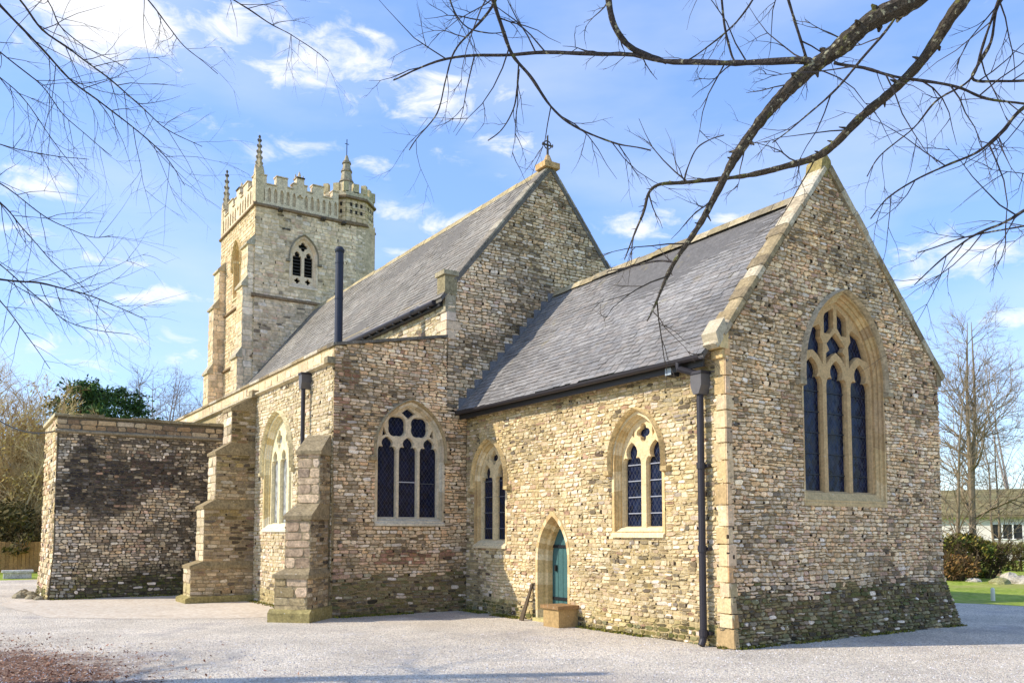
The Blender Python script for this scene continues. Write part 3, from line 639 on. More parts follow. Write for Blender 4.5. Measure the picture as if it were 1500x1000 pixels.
SL = warm(pal((136, 131, 126), (146, 141, 135), (126, 121, 116), (152, 147, 140), (140, 131, 122), (130, 128, 126)), .95, (.99, 1.0, 1.0))
SLN = pal((138, 131, 120), (144, 138, 127), (130, 123, 112), (148, 142, 130), (141, 131, 118))
def gable_roof(name, x0, x1, ys, yn, zs, yr, zr, cols, seed, w, ex, parent=church):
    s = MB(); dy, dz = yr - ys, zr - zs; Ls = sqrt(dy * dy + dz * dz); Sd = V((0, dy / Ls, dz / Ls)); N_ = V((0, -dz / Ls, dy / Ls))
    zn = zr - (yn - yr) * dz / dy; tt = V((0, 0, -.12))
    s.prism([V((x0, ys, zs)), V((x0, yr, zr)), V((x0, yn, zn)), V((x0, yn, zn - .1)), V((x0, yr, zr - .12)), V((x0, ys, zs - .1))], V((x1 - x0, 0, 0)), mul(cols[0], .6))
    slates(s, (x0, ys, zs), (1, 0, 0), Sd, x1 - x0, Ls - .04, w, ex, cols, seed, N_)
    return s.build(name, M['slate'], parent)
cr = gable_roof('chancel_roof', XA + .01, XE - .19, 9.17, 14.8, 4.30, YR - .05, 7.30, SL, 21, .20, .12)
def ridge_tiles(parent, x0, x1, y, z, ln, cols, seed, r=.16):
    rng = random.Random(seed); s = MB(); x = x0
    while x < x1 - .05:
        l = min(ln * rng.uniform(.85, 1.15), x1 - x); dz = rng.uniform(-.012, .012) + .02 * noise.noise(V((x * .4, 0, seed))); c = mul(rng.choice(cols), rng.uniform(.85, 1.1)); h_ = .13
        s.prism([V((x + .006, y - r, z - h_ + dz)), V((x + .006, y - r * .45, z + .005 + dz)), V((x + .006, y, z + .05 + dz)), V((x + .006, y + r * .45, z + .005 + dz)), V((x + .006, y + r, z - h_ + dz)), V((x + .006, y, z - .06 + dz))], V((l - .012, 0, 0)), c); x += l
    return s.build('ridge', M['ridge'], parent)
RID = pal((166, 150, 118), (154, 140, 108), (176, 162, 132), (146, 134, 110))
ridge_tiles(cr, XA + .05, XE - .2, YR - .05, 7.33, .5, RID, 22)
# lead flashing where the chancel roof meets the nave gable
fl = MB(); rr = random.Random(2)
for k in range(13):
    y0 = 9.2 + k * .2; y1 = y0 + .21; z0_, z1_ = 4.33 + (y0 - 9.17) * 1.119, 4.33 + (y1 - 9.17) * 1.119; zz = z1_ + .0
    fl.prism([V((XA + .002, y0, z0_ - .02)), V((XA + .002, y1, z1_ - .02)), V((XA + .002, y1, zz)), V((XA + .002, y0, zz - .02))], V((.03, 0, 0)), lin(120, 118, 118))
fl.build('flashing', M['lead'], cr)
# gable coping stones
def coping(name, xa, xb, ya, za, yr, zr, n, th, cols, seed, over=.04, lip=.03):
    rng = random.Random(seed); s = MB(); dy, dz = yr - ya, zr - za; L_ = sqrt(dy * dy + dz * dz); d = V((0, dy / L_, dz / L_)); nn = V((0, -dz / L_, dy / L_)) if dy > 0 else V((0, dz / L_, -dy / L_))
    for k in range(n):
        p = V((0, ya, za)) + d * (L_ * k / n); l = L_ / n - .008; t = th * rng.uniform(.9, 1.1); c = mul(rng.choice(cols), rng.uniform(.85, 1.1)); ov = over + rng.uniform(-.01, .012)
        xl = xa - lip * rng.uniform(.2, 1.4)
        s.prism([p + V((xl, 0, 0)), p + V((xb + ov, 0, 0)), p + V((xb + ov, 0, 0)) + nn * t * .75, p + V((xb + ov - .04, 0, 0)) + nn * t, p + V((xl, 0, 0)) + nn * t], d * l, c)
    return s.build(name, M['weathered'], church)
CP = pal((186, 172, 144), (160, 142, 108), (196, 184, 160), (140, 124, 96), (176, 160, 132), (164, 144, 108))
coping('gable_coping', XE - .20, XE, 9.26, 4.34, YR - .02, 7.62, 17, .10, CP, 31, .03, .08)
coping('gable_coping', XE - .36, XE, YN + .12, 4.42, YR + .02, 7.63, 10, .17, CP, 32)
kn = MB()
kn.prism([V((XE - .25, 9.20, 4.56)), V((XE + .04, 9.20, 4.56)), V((XE + .04, 9.38, 4.80)), V((XE - .25, 9.38, 4.80))], V((0, .05, -.16)), CP[0])
kn.pbox(PSc, -.25, .03, 4.34, 4.58, -.05, .12, TAN[0], 0, .012); kn.pbox(PSc, -.22, .02, 4.20, 4.34, -.05, .06, TAN[2], 0, .01)
kn.build('kneeler', M['dressed'], church); kn = MB()
kn.pbox(axis((XE, YN, 0), (1, 0, 0), (0, 1, 0)), -.22, .03, 4.3, 4.55, -.05, .10, CP[3], 0, .01)
kn.build('kneeler', M['dressed'], church); kn = MB()
kn.pbox(axis((XE, YN, 0), (1, 0, 0), (0, 1, 0)), -.5, -.2, 3.62, 3.72, -.05, .13, CP[3], 0, .01)
kn.build('corbel', M['dressed'], church)
ax_ = MB(); ax_.prism([V((XE - .30, YR - .17, 7.50)), V((XE - .30, YR + .17, 7.50)), V((XE - .30, YR + .11, 7.80)), V((XE - .30, YR + .02, 7.88)), V((XE - .30, YR - .11, 7.78))], V((.31, 0, 0)), lin(150, 134, 86))
ax_.build('gable_apex_stone', M['weathered'], church)
# gutter, hopper and downpipe of the chancel
BLK = lin(50, 46, 50)
gt = MB(); pts = []
for k in range(7): t = pi + pi * k / 6; pts.append((.065 * cos(t), .065 * sin(t)))
for k in range(6):
    (a0, b0), (a1, b1) = pts[k], pts[k + 1]
    gt.prism([V((XA + .1, 9.12 + a0, 4.25 + b0)), V((XA + .1, 9.12 + a1, 4.25 + b1)), V((XA + .1, 9.12 + a1 * .85, 4.25 + b1 * .85)), V((XA + .1, 9.12 + a0 * .85, 4.25 + b0 * .85))], V((XE - .30 - XA, 0, -.0)), BLK)
gt.box(XA + .05, XE - .22, 9.20, 9.235, 4.10, 4.26, lin(44, 40, 38))
gt.build('gutter', M['iron'], church)
def downpipe(x, y, z0, z1, r, wall_y, parent, hop, col=BLK, swan=None):
    p = MB(); pts = [V((x, y, z0 + .12)), V((x, y, z1))]
    p.tube(pts, r, 12, col); p.tube([V((x, y - .05, z0 + .02)), V((x, y - .01, z0 + .10)), V((x, y, z0 + .2))], r, 12, col)
    zz = z0 + .15
    while zz < z1: p.tube([V((x, y, zz)), V((x, y, zz + .09))], r * 1.28, 12, col); p.box(x - r * 1.9, x + r * 1.9, y + r * .6, wall_y + .02, zz + .02, zz + .07, col); zz += (z1 - z0) / 3.05
    o = p.build('downpipe', M['iron'], parent, False)
    if hop:
        h_ = MB(); w = r * 2.0
        h_.prism([V((x - w, wall_y, z1 + .27)), V((x + w, wall_y, z1 + .27)), V((x + w, wall_y, z1 + .1)), V((x + r, wall_y, z1 - .03)), V((x - r, wall_y, z1 - .03)), V((x - w, wall_y, z1 + .1))], V((0, y - wall_y - w * .8, 0)), mul(lin(96, 92, 90), 1))
        h_.box(x - w * 1.12, x + w * 1.12, y - w * .95, wall_y, z1 + .27, z1 + .31, col); h_.build('hopper', M['iron'], o)
    if swan:
        s = MB(); s.tube([V(q_) for q_ in swan], r * .95, 10, col); s.build('swan_neck', M['iron'], o)
    return o
downpipe(-9.02, 9.30, 0, 3.74, .054, YS, church, True, swan=[(-9.28, 9.12, 4.22), (-9.28, 9.12, 4.12), (-9.05, 9.28, 4.02), (-9.02, 9.28, 3.93)])
fd = MB(); fd.pbox(PS, -9.66, -9.50, 4.06, 4.2, .07, .22, lin(40, 40, 44), 0, .015); fd.pbox(PS, -9.645, -9.515, 4.075, 4.185, .221, .226, lin(160, 170, 176)); fd.pbox(PS, -9.60, -9.56, 4.1, 4.15, 0, .07, lin(40, 40, 44))
tag(fd.build('floodlight', M['iron']), 'small dark floodlight fixed under the chancel eave', 'floodlight')

# ---- aisle --------------------------------------------------------
at_ = lambda y: 5.39 + (5.87 - 5.39) * (y - YA) / (8.91 - YA)
aw = MB()
tess(aw, PA, 0, [(YA, -.1), (8.91, -.1), (8.91, 5.86), (YA, 5.38)], [hA[0]], mul(MORT_E, .95))
masonry(aw, PA, lambda z: YA if z < 5.39 else YA + (z - 5.39) / .48 * 2.56, lambda z: 9.42 if z < 4.3 else 8.91, -.02, 5.84, (.05, .085), (.07, .22), col_a, 41, [hA[1]], depth=(.005, .022))
aw.poly([PA(8.91, -.1), PA(9.42, -.1), PA(9.42, 4.4), PA(8.91, 4.4)], mul(MORT_E, .9))
aw.build('aisle_wall', M['rubble'], church)
asw = MB()
tess(asw, PAS, 0, [(-31.4, -.1), (XA, -.1), (XA, 5.40), (-31.4, 5.40)], [hS[0]], MORT_S)
masonry(asw, PAS, lambda z: -25.0, lambda z: XA - .02, -.02, 5.02, (.06, .11), (.10, .28), col_as, 42, [hS[1]], depth=(.004, .016))
masonry(asw, PAS, lambda z: -31.3, lambda z: XA - .02, 5.14, 5.38, (.22, .24), (.3, .6), col_bf, 43, depth=(.006, .012), wob=.004, jit=.003)
asw.poly([V((-31.4, YA, 5.40)), V((XA, YA, 5.40)), V((XA, YA + .3, 5.40)), V((-31.4, YA + .3, 5.40))], MORT_S)
asw.poly([V((-31.4, YA + .3, 5.40)), V((XA, YA + .3, 5.40)), V((XA, YA + .3, 4.9)), V((-31.4, YA + .3, 4.9))], MORT_S)
asw.poly([V((-31.4, YA, 5.40)), V((-31.4, 9, 5.40)), V((-31.4, 9, -.1)), V((-31.4, YA, -.1))], MORT_S)
asw.build('aisle_side_wall', M['pale_rubble'], church)
st = MB(); st.prism([V((-31.4, YA + .01, 5.02)), V((-31.4, YA - .10, 5.06)), V((-31.4, YA - .10, 5.10)), V((-31.4, YA + .01, 5.15))], V((31.4 + XA + .02, 0, 0)), lin(196, 182, 152))
st.build('string_course', M['weathered'], church); st = MB(); k = 0; x = -31.35
while x < XA - .1:
    l = .8; l = min(l, XA + .02 - x); st.box(x + .004, x + l - .004, YA - .035, YA + .32, 5.40, 5.46, mul(CP[k % 5], .95)); x += l; k += 1
st.build('parapet_coping', M['weathered'], church)
for bb in ((XA - .12, XA + .07, YA - .17, YA - .0, 5.02, 5.15), (-21.35, -21.05, YA - .16, YA, 5.0, 5.18)): st = MB(); st.box(*bb, lin(152, 138, 108)); st.build('corbel', M['weathered'], church)
# sloping coping on the end wall
ce = MB(); rc = random.Random(4); y = YA - .05
while y < 8.88:
    l = min(.62, 8.9 - y); ce.prism([V((XA - .30, y + .004, at_(y) + .0)), V((XA + .07, y + .004, at_(y))), V((XA + .07, y + .004, at_(y) + .06)), V((XA - .30, y + .004, at_(y) + .10))], V((0, l - .008, (l) * .1875)), mul(lin(122, 114, 100), rc.uniform(.8, 1.15))); y += l
ce.build('parapet_coping', M['weathered'], church)
arf = MB(); arf.prism([V((-31.4, YA + .3, 5.15)), V((-31.4, 8.92, 5.72)), V((-31.4, 8.92, 5.6)), V((-31.4, YA + .3, 5.0))], V((31.4 + XA - .3, 0, 0)), lin(120, 120, 124)); arf.build('aisle_roof', M['lead'], church)
downpipe(-17.42, 6.20, 0, 4.72, .045, YA, church, True)

# ---- buttresses ---------------------------------------------------
def buttress(label, O, U, N_, stages, plinth, colf_front, colf_side, front, side, seed, matname, big=(.16, .26), bl=(.25, .5), sbig=(.06, .1), sbl=(.12, .28)):
    """stages: (z0, z1, projection, left edge, right edge); each capped with a sloping weathering up to the next"""
    b = MB(); U_, N1 = V(U).normalized(), V(N_).normalized(); PF = axis(O, U_, N1); caps = []
    for i, (z0, z1, pr, ul, ur) in enumerate(stages):
        last = i + 1 == len(stages); nxt = 0.0 if last else stages[i + 1][2]; rise = .36 if last else stages[i + 1][0] - z1
        nl, nr_ = (ul, ur) if last else (stages[i + 1][3], stages[i + 1][4])
        b.pbox(PF, ul, ur, z0, z1, -.2, pr, mul(front, .9))
        PFf = lambda u, z, n=0.0, pr=pr: PF(u, z, n + pr)
        masonry(b, PFf, lambda z, ul=ul: ul, lambda z, ur=ur: ur, z0, z1, big, bl, colf_front, seed + i, depth=(.004, .014), wob=.004, jit=.004, split=.05, gap_shade=.02)
        for sg, ue in ((-1, ul), (1, ur)):
            PSd = lambda u, z, n=0.0, sg=sg, ue=ue: PF(ue + sg * n, z, u)
            masonry(b, PSd, lambda z: 0, lambda z, pr=pr: pr, z0, z1, sbig, sbl, colf_side, seed + 9 + i, depth=(.004, .016))
        o = .035; wz = MB()
        low = [(ul - o, pr + o), (ur + o, pr + o), (ur + o, -.02), (ul - o, -.02)]; top = [(nl - .005, nxt + .01), (nr_ + .005, nxt + .01), (nr_ + .005, -.02), (nl - .005, -.02)]
        A_ = [PF(u, z1 - .07, n) for u, n in low]; B_ = [PF(u, z1, n) for u, n in low]; C_ = [PF(u, z1 + rise, n) for u, n in top]; k0 = len(wz.v); wz.v.extend(A_ + B_ + C_); cc = mul(front, .8)
        for q0 in (0, 4):
            for k in range(4): m = (k + 1) % 4; wz.face((k0 + q0 + k, k0 + q0 + m, k0 + q0 + 4 + m, k0 + q0 + 4 + k), cc)
        wz.face((k0 + 3, k0 + 2, k0 + 1, k0), cc); wz.face((k0 + 8, k0 + 9, k0 + 10, k0 + 11), cc); caps.append(wz)
    pz, po = plinth; wz = MB(); ul, ur = stages[0][3], stages[0][4]
    wz.prism([PF(ul - po, -.05, -.1), PF(ul - po, -.05, stages[0][2] + po), PF(ul - po, pz * .7, stages[0][2] + po), PF(ul - po, pz, stages[0][2] + .005), PF(ul - po, pz, -.1)], U_ * (ur - ul + 2 * po), mul(lin(160, 146, 96), .9))
    o = b.build('buttress', M[matname], church); o['label'] = label; wz.build('plinth', M['weathered'], o)
    for c in caps: c.build('weathering', M['weathered'], o)
    return o
buttress('diagonal corner buttress with three sloping set-offs', (XA - .03, YA - .03, 0), (1, 1, 0), (1, -1, 0), [(0, .88, .94, -.68, -.02), (.98, 1.98, .78, -.56, -.05), (2.22, 3.24, .46, -.48, -.02)], (.24, .09), col_bd, col_b, lin(164, 146, 112), lin(120, 108, 88), 51, 'weathered', big=(.13, .22), bl=(.2, .42))
buttress('straight stepped buttress projecting from the aisle side', (-21.55, YA, 0), (1, 0, 0), (0, -1, 0), [(0, .88, 1.48, -.36, .36), (.98, 2.30, 1.20, -.36, .36), (2.46, 3.62, .95, -.36, .36), (3.86, 4.72, .60, -.36, .36)], (.16, .14), col_as, col_b, lin(160, 142, 106), lin(120, 108, 88), 61, 'rubble', sbig=(.06, .10), sbl=(.10, .28))

# ---- nave ---------------------------------------------------------
nw = MB(); NY0, NY1, NYR, NZ, NE_ = 8.91, 14.47, 11.69, 10.36, 6.90
ng = lambda y: NZ - 1.235 * abs(y - NYR)
tess(nw, PA, 0, [(NY0, 5.80), (9.0, 4.2), (9.42, 4.2), (NY1, 4.2), (NY1, ng(NY1)), (NYR, NZ), (NY0, ng(NY0))], [], mul(MORT_E, .82))
def nL(z): return NY0 if z < 6.93 else NYR - (NZ - z) / 1.235 + .01
def nR(z): return NY1 if z < 6.93 else NYR + (NZ - z) / 1.235 - .01
def nroof(z): # covered by the chancel roof
    if z > 7.2: return None
    return (9.25 + max(0, z - 4.36) / 1.12 + .03, NY1)
masonry(nw, PA, lambda z: NY0 if z > 5.86 else 8.91, nR, 5.86, 6.93, (.055, .09), (.08, .22), col_n, 71, [nroof], depth=(.005, .022))
masonry(nw, PA, lambda z: 8.91 if z < 5.86 else 9, nR, 4.30, 5.86, (.055, .09), (.08, .22), col_n, 72, [nroof], depth=(.005, .022))
masonry(nw, PA, nL, nR, 6.93, NZ - .06, (.055, .09), (.08, .22), col_n, 73, [nroof], depth=(.005, .022))
nw.build('nave_gable_wall', M['rubble'], church)
ns = MB(); tess(ns, PNS, 0, [(XT, 5.0), (XA, 5.0), (XA, 6.95), (XT, 6.95)], [], MORT_S)
masonry(ns, PNS, lambda z: -22.5, lambda z: XA - .02, 5.6, 6.9, (.07, .11), (.14, .32), col_as, 74, depth=(.004, .016))
ns.box(-20.9, -20.1, 8.66, 8.92, 5.7, 6.05, lin(190, 160, 90))
ns.poly([V((XT, NY1, 0)), V((XA, NY1, 0)), V((XA, NY1, 6.95)), V((XT, NY1, 6.95))], MORT_S)
ns.build('nave_side_wall', M['pale_rubble'], church)
nr = gable_roof('nave_roof', XT - .05, XA + .03, 8.76, 14.62, 6.75, NYR, 10.36, SLN, 23, .26, .16)
ridge_tiles(nr, XT, XA, NYR, 10.38, .45, pal((182, 164, 124), (170, 154, 118), (176, 162, 130)), 24, .10)
ev = MB(); ev.box(XT, XA - .1, 8.78, 8.90, 6.58, 6.70, lin(36, 34, 34)); ev.tube([V((XT, 8.72, 6.68)), V((XA - .25, 8.72, 6.68))], .06, 8, BLK)
x = -22.0
while x < XA - .3: ev.box(x, x + .08, 8.70, 8.9, 6.60, 6.69, lin(30, 28, 28)); x += .45
ev.build('gutter', M['iron'], nr)
cpn = pal((140, 130, 114), (160, 150, 130), (124, 116, 104))
coping('gable_coping', XA - .3, XA, 9.10, 7.17, NYR, 10.37, 12, .06, cpn, 33, .03, 0)
coping('gable_coping', XA - .3, XA, NY1 + .05, 6.9, NYR, 10.37, 12, .06, cpn, 34, .03, 0)
nk = MB(); nk.box(XA - .32, XA + .035, 8.84, 9.14, 6.84, 7.26, lin(146, 134, 102)); nk.box(XA - .36, XA + .06, 8.80, 9.17, 7.26, 7.36, lin(164, 152, 122)); nk.box(XA - .40, XA + .022, 8.86, 9.12, 6.45, 6.84, lin(170, 158, 130))
nk.build('kneeler', M['weathered'], church)
nq = MB(); rq = random.Random(15); z = 5.86; k = 0
while z < 6.45: nq.box(XA - (.4 if k % 2 else .24), XA + .026, 8.885, 9.12 + (.12 if k % 2 else 0), z + .005, z + .19, mul(rq.choice(GREY_T), .9)); z += .2; k += 1
nq.build('quoin', M['dressed'], church)
# finial cross of the nave gable
fx = MB(); cxx = XA - .10
fx.prism([V((cxx - .2, NYR - .22, 10.30)), V((cxx + .2, NYR - .22, 10.30)), V((cxx + .2, NYR + .22, 10.30)), V((cxx - .2, NYR + .22, 10.30))], V((0, 0, .14)), lin(196, 160, 110))
fx.tube([V((cxx, NYR, 10.42)), V((cxx, NYR, 10.56)), V((cxx, NYR, 10.66))], [.13, .09, .05], 8, lin(190, 158, 112))
fx.tube([V((cxx, NYR, 10.64)), V((cxx, NYR, 11.12))], [.03, .02], 8, lin(84, 78, 72))
fx.tube([V((cxx, NYR - .13, 10.92)), V((cxx, NYR + .13, 10.92))], [.022, .022], 8, lin(84, 78, 72))
for t in range(12):
    w0, w1 = 2 * pi * t / 12, 2 * pi * (t + 1) / 12
    fx.tube([V((cxx, NYR + .10 * cos(w0), 10.92 + .10 * sin(w0))), V((cxx, NYR + .10 * cos(w1), 10.92 + .10 * sin(w1)))], .014, 6, lin(84, 78, 72))
for (yy, zz) in ((-.14, 10.92), (.14, 10.92), (0, 11.12)): fx.tube([V((cxx - .02, NYR + yy, zz - .03)), V((cxx, NYR + yy, zz)), V((cxx + .02, NYR + yy, zz + .04))], [.015, .028, .01], 6, lin(84, 78, 72))
fx.build('gable_cross', M['weathered'], church)
# metal flue
fu = MB(); FX, FY = -18.0, 7.2
fu.tube([V((FX, FY, 5.2)), V((FX, FY, 8.0))], .09, 18, lin(38, 44, 60))
for zz in (5.9, 6.9, 7.72): fu.tube([V((FX, FY, zz)), V((FX, FY, zz + .04))], .098, 18, lin(40, 46, 60))
fl_ = fu.build('flue', M['iron'], church, False)
fc = MB(); fc.tube([V((FX, FY, 7.98)), V((FX, FY, 8.03)), V((FX, FY, 8.10))], [.105, .115, .07], 18, lin(36, 40, 50)); fc.build('flue_cap', M['iron'], fl_)

# ---- porch --------------------------------------------------------
pw = MB(); XW = -27.3
tess(pw, PP, 0, [(2.25, -.1), (YA, -.1), (YA, 4.60), (2.25, 4.60)], [], MORT_P)
PPb = lambda u, z, n=0.0: PP(u, z, n + .05 * max(0, 1 - z / .9))
masonry(pw, PPb, lambda z: 2.25 + .02 - .10 * max(0, 1 - z / 1.2), lambda z: YA, -.02, 4.17, (.05, .088), (.06, .19), col_p, 81, depth=(.006, .03))
masonry(pw, PP, lambda z: 2.25, lambda z: YA, 4.27, 4.56, (.13, .16), (.2, .4), lambda u, z, r: mul(mixc(r.choice(P_PAL), lin(150, 120, 80), .5), 1.0), 82, depth=(.006, .02))
pw.poly([PP(2.25, .9, .001), PP(YA, .9, .001), PP(YA, -.1, .055), PP(2.15, -.1, .055)], mul(MORT_P, .7))
tess(pw, PPS, 0, [(XW, -.1), (XP, -.1), (XP, 4.60), (XW, 4.60)], [], MORT_S)
masonry(pw, lambda u, z, n=0.0: PPS(u, z, n + .09 * max(0, 1 - z / 1.2)), lambda z: XW, lambda z: XP - .0, -.02, 4.17, (.1, .16), (.2, .4), col_s, 83, depth=(.006, .03))
masonry(pw, PPS, lambda z: XW, lambda z: XP - .0, 4.27, 4.56, (.13, .16), (.2, .4), col_s, 84, depth=(.006, .02))
pw.poly([V((XW, 2.25, -.1)), V((XW, YA, -.1)), V((XW, YA, 4.6)), V((XW, 2.25, 4.6))], MORT_S)
pw.poly([V((XW, 2.25, 4.45)), V((XP, 2.25, 4.45)), V((XP, YA, 4.45)), V((XW, YA, 4.45))], mul(MORT_P, .8))
pw.build('porch_wall', M['rubble'], church)
pc = MB(); rp = random.Random(9); y = 2.18
while y < YA - .03:
    l = min(rp.uniform(.5, .8), YA - y); pc.box(XP - .3, XP + .03 + rp.uniform(0, .05), y + .004, y + l - .004, 4.60, 4.66 + rp.uniform(-.02, .04), mul(lin(150, 136, 104), rp.uniform(.6, 1.1))); y += l
x = XW
while x < XP - .35: pc.box(x, x + .6, 2.18, 2.5, 4.60, 4.68, lin(200, 186, 150)); x += .605
pc.prism([V((XP - .01, 2.20, 4.17)), V((XP + .09, 2.20, 4.20)), V((XP + .09, 2.20, 4.24)), V((XP - .01, 2.20, 4.29))], V((0, YA - 2.2, 0)), lin(150, 136, 110))
pc.build('parapet_coping', M['weathered'], church)

# ---- tower --------------------------------------------------------
tw = MB(); TW = -36.4; TN = 14.14; TH_ = 14.05
tess(tw, PT, 0, [(9.27, 0), (TN, 0), (TN, TH_), (9.27, TH_)], [hB[0]], lin(206, 184, 148))
masonry(tw, PT, lambda z: 9.27, lambda z: TN - .8, 6.4, TH_ - .02, (.09, .17), (.14, .36), col_t, 91, [hB[1]], depth=(.004, .014), wob=.006, gap=.012)
tess(tw, PTS, 0, [(TW, 0), (XT, 0), (XT, TH_), (TW, TH_)], [hBS[0]], mul(MORT_S, .9))
masonry(tw, PTS, lambda z: TW, lambda z: XT, 4.5, TH_ - .02, (.10, .18), (.16, .4), col_ts, 92, [hBS[1]], depth=(.004, .014), wob=.006, gap=.012)
tw.poly([V((TW, 9.27, 0)), V((TW, TN, 0)), V((TW, TN, TH_)), V((TW, 9.27, TH_))], MORT_S); tw.poly([V((TW, TN, 0)), V((XT, TN, 0)), V((XT, TN, TH_)), V((TW, TN, TH_))], MORT_S)
tw.poly([V((TW, 9.27, TH_)), V((XT, 9.27, TH_)), V((XT, TN, TH_)), V((TW, TN, TH_))], MORT_S)
# dark putlog patch on the east face
tw.pbox(PT, 10.3, 10.62, 13.22, 13.30, -.01, .03, lin(90, 82, 72), 0, .005)
tw.pbox(PTS, -33.3, -33.1, 9.35, 9.8, -.01, .012, lin(40, 36, 32))
tower = tw.build('tower_wall', M['towerstone'], church)
# angle buttresses of the tower
tb = MB(); ft = lin(200, 186, 156)
def tbut(O, U, N_, hw, stages, seed):
    PF = axis(O, U, N_); U_ = V(U)
    for i, (z0, z1, pr) in enumerate(stages):
        nxt = stages[i + 1][2] if i + 1 < len(stages) else 0
        tb.pbox(PF, -hw, hw, z0, z1, -.1, pr, mul(ft, .92))
        masonry(tb, lambda u, z, n=0.0: PF(u, z, n + pr), lambda z: -hw, lambda z: hw, z0, z1, (.2, .32), (.3, .5), col_ts, seed + i, depth=(.004, .012), wob=.003, jit=.003)
        masonry(tb, lambda u, z, n=0.0: PF(hw + n, z, u), lambda z: 0, lambda z: pr, z0, z1, (.2, .32), (.2, .4), col_t, seed + i + 5, depth=(.004, .012), wob=.003, jit=.003)
        tb.prism([PF(-hw - .05, z1 - .08, nxt - .02), PF(-hw - .05, z1 - .08, pr + .07), PF(-hw - .05, z1, pr + .07), PF(-hw - .05, z1 + .35, nxt - .0), PF(-hw - .05, z1 + .35, nxt - .02)], U_ * (2 * hw + .1), mul(ft, .78))
tbut((XT - .45, 9.27, 0), (1, 0, 0), (0, -1, 0), .40, [(0, 8.2, .55), (8.2, 10.9, .40), (10.9, 12.5, .24)], 95)
tbut((TW + .45, 9.27, 0), (1, 0, 0), (0, -1, 0), .40, [(0, 8.2, .60), (8.2, 10.9, .45), (10.9, 12.5, .26)], 105)
tbut((TW, 9.75, 0), (0, -1, 0), (-1, 0, 0), .45, [(0, 6.6, 1.5), (6.6, 9.4, 1.15), (9.4, 12.0, .7)], 115)
tb.build('tower_buttress', M['towerstone'], church)
# string courses
sg = MB(); sc_ = lin(136, 114, 88)
for z in (10.5, 13.98):
    sg = MB()
    for (P_, a_, b_) in ((PT, 9.27 - .1, TN - .75), (PTS, TW - .1, XT + .1)):
        sg.prism([P_(a_, z - .06, -.02), P_(a_, z - .02, .08), P_(a_, z + .04, .08), P_(a_, z + .12, -.02)], P_(b_, 0, 0) - P_(a_, 0, 0), sc_)
    sg.build('string_course', M['weathered'], church)
sg = MB(); sg.prism([PTS(TW, 8.2 - .06, -.02), PTS(TW, 8.18, .1), PTS(TW, 8.24, .1), PTS(TW, 8.32, -.02)], V((XT - TW, 0, 0)), sc_); sg.build('string_course', M['weathered'], church)
for y in (10.2, 11.9, 12.75): sg = MB(); sg.pbox(PT, y - .09, y + .09, 13.86, 14.0, .0, .2, lin(84, 76, 66), 0, .03); sg.build('carved_boss', M['weathered'], church)
# stepped, blind-arcaded battlements
def parapet(P, a_, b_, flip=False, seed=1):
    s = MB(); z0 = TH_; W_ = b_ - a_; c = (a_ + b_) / 2
    prof = [(0, .95), (.13, .95), (.13, .72), (.24, .72), (.24, 1.08), (.37, 1.08), (.37, .82), (.43, .82), (.43, 1.12), (.47, 1.12), (.47, 1.28)]
    prof = [(0, 1.12), (.08, 1.12), (.08, .80), (.20, .80), (.20, 1.18), (.34, 1.18), (.34, .84), (.41, .84), (.41, 1.06), (.45, 1.06), (.45, 1.32)]
    left = [(a_ + W_ * u, z0 + z - .02) for u, z in prof]; right = [(b_ - W_ * u, z0 + z - .02) for u, z in prof]
    outl = [(a_, z0)] + [(b_, z0)] + right + list(reversed(left))
    holes = []; n = 13; w = W_ / n
    for k in range(n):
        u = a_ + w * (k + .5)
        if abs(u - c) < w * .7: holes.append(quatrefoil(u, z0 + .55, .12)); continue
        holes.append(arch(u, w * .27, z0 + .14, z0 + .5, z0 + .70, n=4, jam=1))
    fc = lin(222, 202, 168)
    tess(s, P, .0, outl, holes, fc); tess(s, P, -.07, outl, [], mul(fc, .86)); tess(s, P, -.28, outl, [], fc)
    ring(s, P, outl, .0, outl, -.28, fc)
    for h_ in holes: ring(s, P, h_, .0, h_, -.07, mul(fc, .9))
    # moulded tops
    tops = [(prof[i][0], prof[i + 1][0], prof[i][1]) for i in range(0, len(prof) - 1, 2)] + [(.45, .55, 1.32)]
    for (u0, u1, z) in tops:
        for (m0, m1) in ({(u0, u1), (1 - u1, 1 - u0)}): s.pbox(P, a_ + W_ * m0 - .03, a_ + W_ * m1 + .03, z0 + z - .02, z0 + z + .05, -.31, .04, mul(fc, .84), 0, .015)
    # central crocketed finial
    p0 = P(c, z0 + 1.3, -.14); s.tube([p0, p0 + V((0, 0, .14)), p0 + V((0, 0, .34))], [.12, .08, .02], 6, mul(fc, .8))
    for sg_ in (-1, 1): p1 = P(c + sg_ * .15, z0 + 1.3, -.14); s.tube([p1, p1 + V((0, 0, .2))], [.06, .02], 5, mul(fc, .8))
    return s.build('parapet', M['weathered'], church)
parapet(PT, 9.42, 12.55); parapet(PTS, TW + .15, XT - .15)
pb = MB(); pb.box(TW, TW + .28, 9.4, TN, TH_, TH_ + 1.0, lin(190, 176, 148)); pb.box(TW, XT - 1, TN - .28, TN, TH_, TH_ + 1.0, lin(190, 176, 148)); pb.build('parapet', M['weathered'], church)
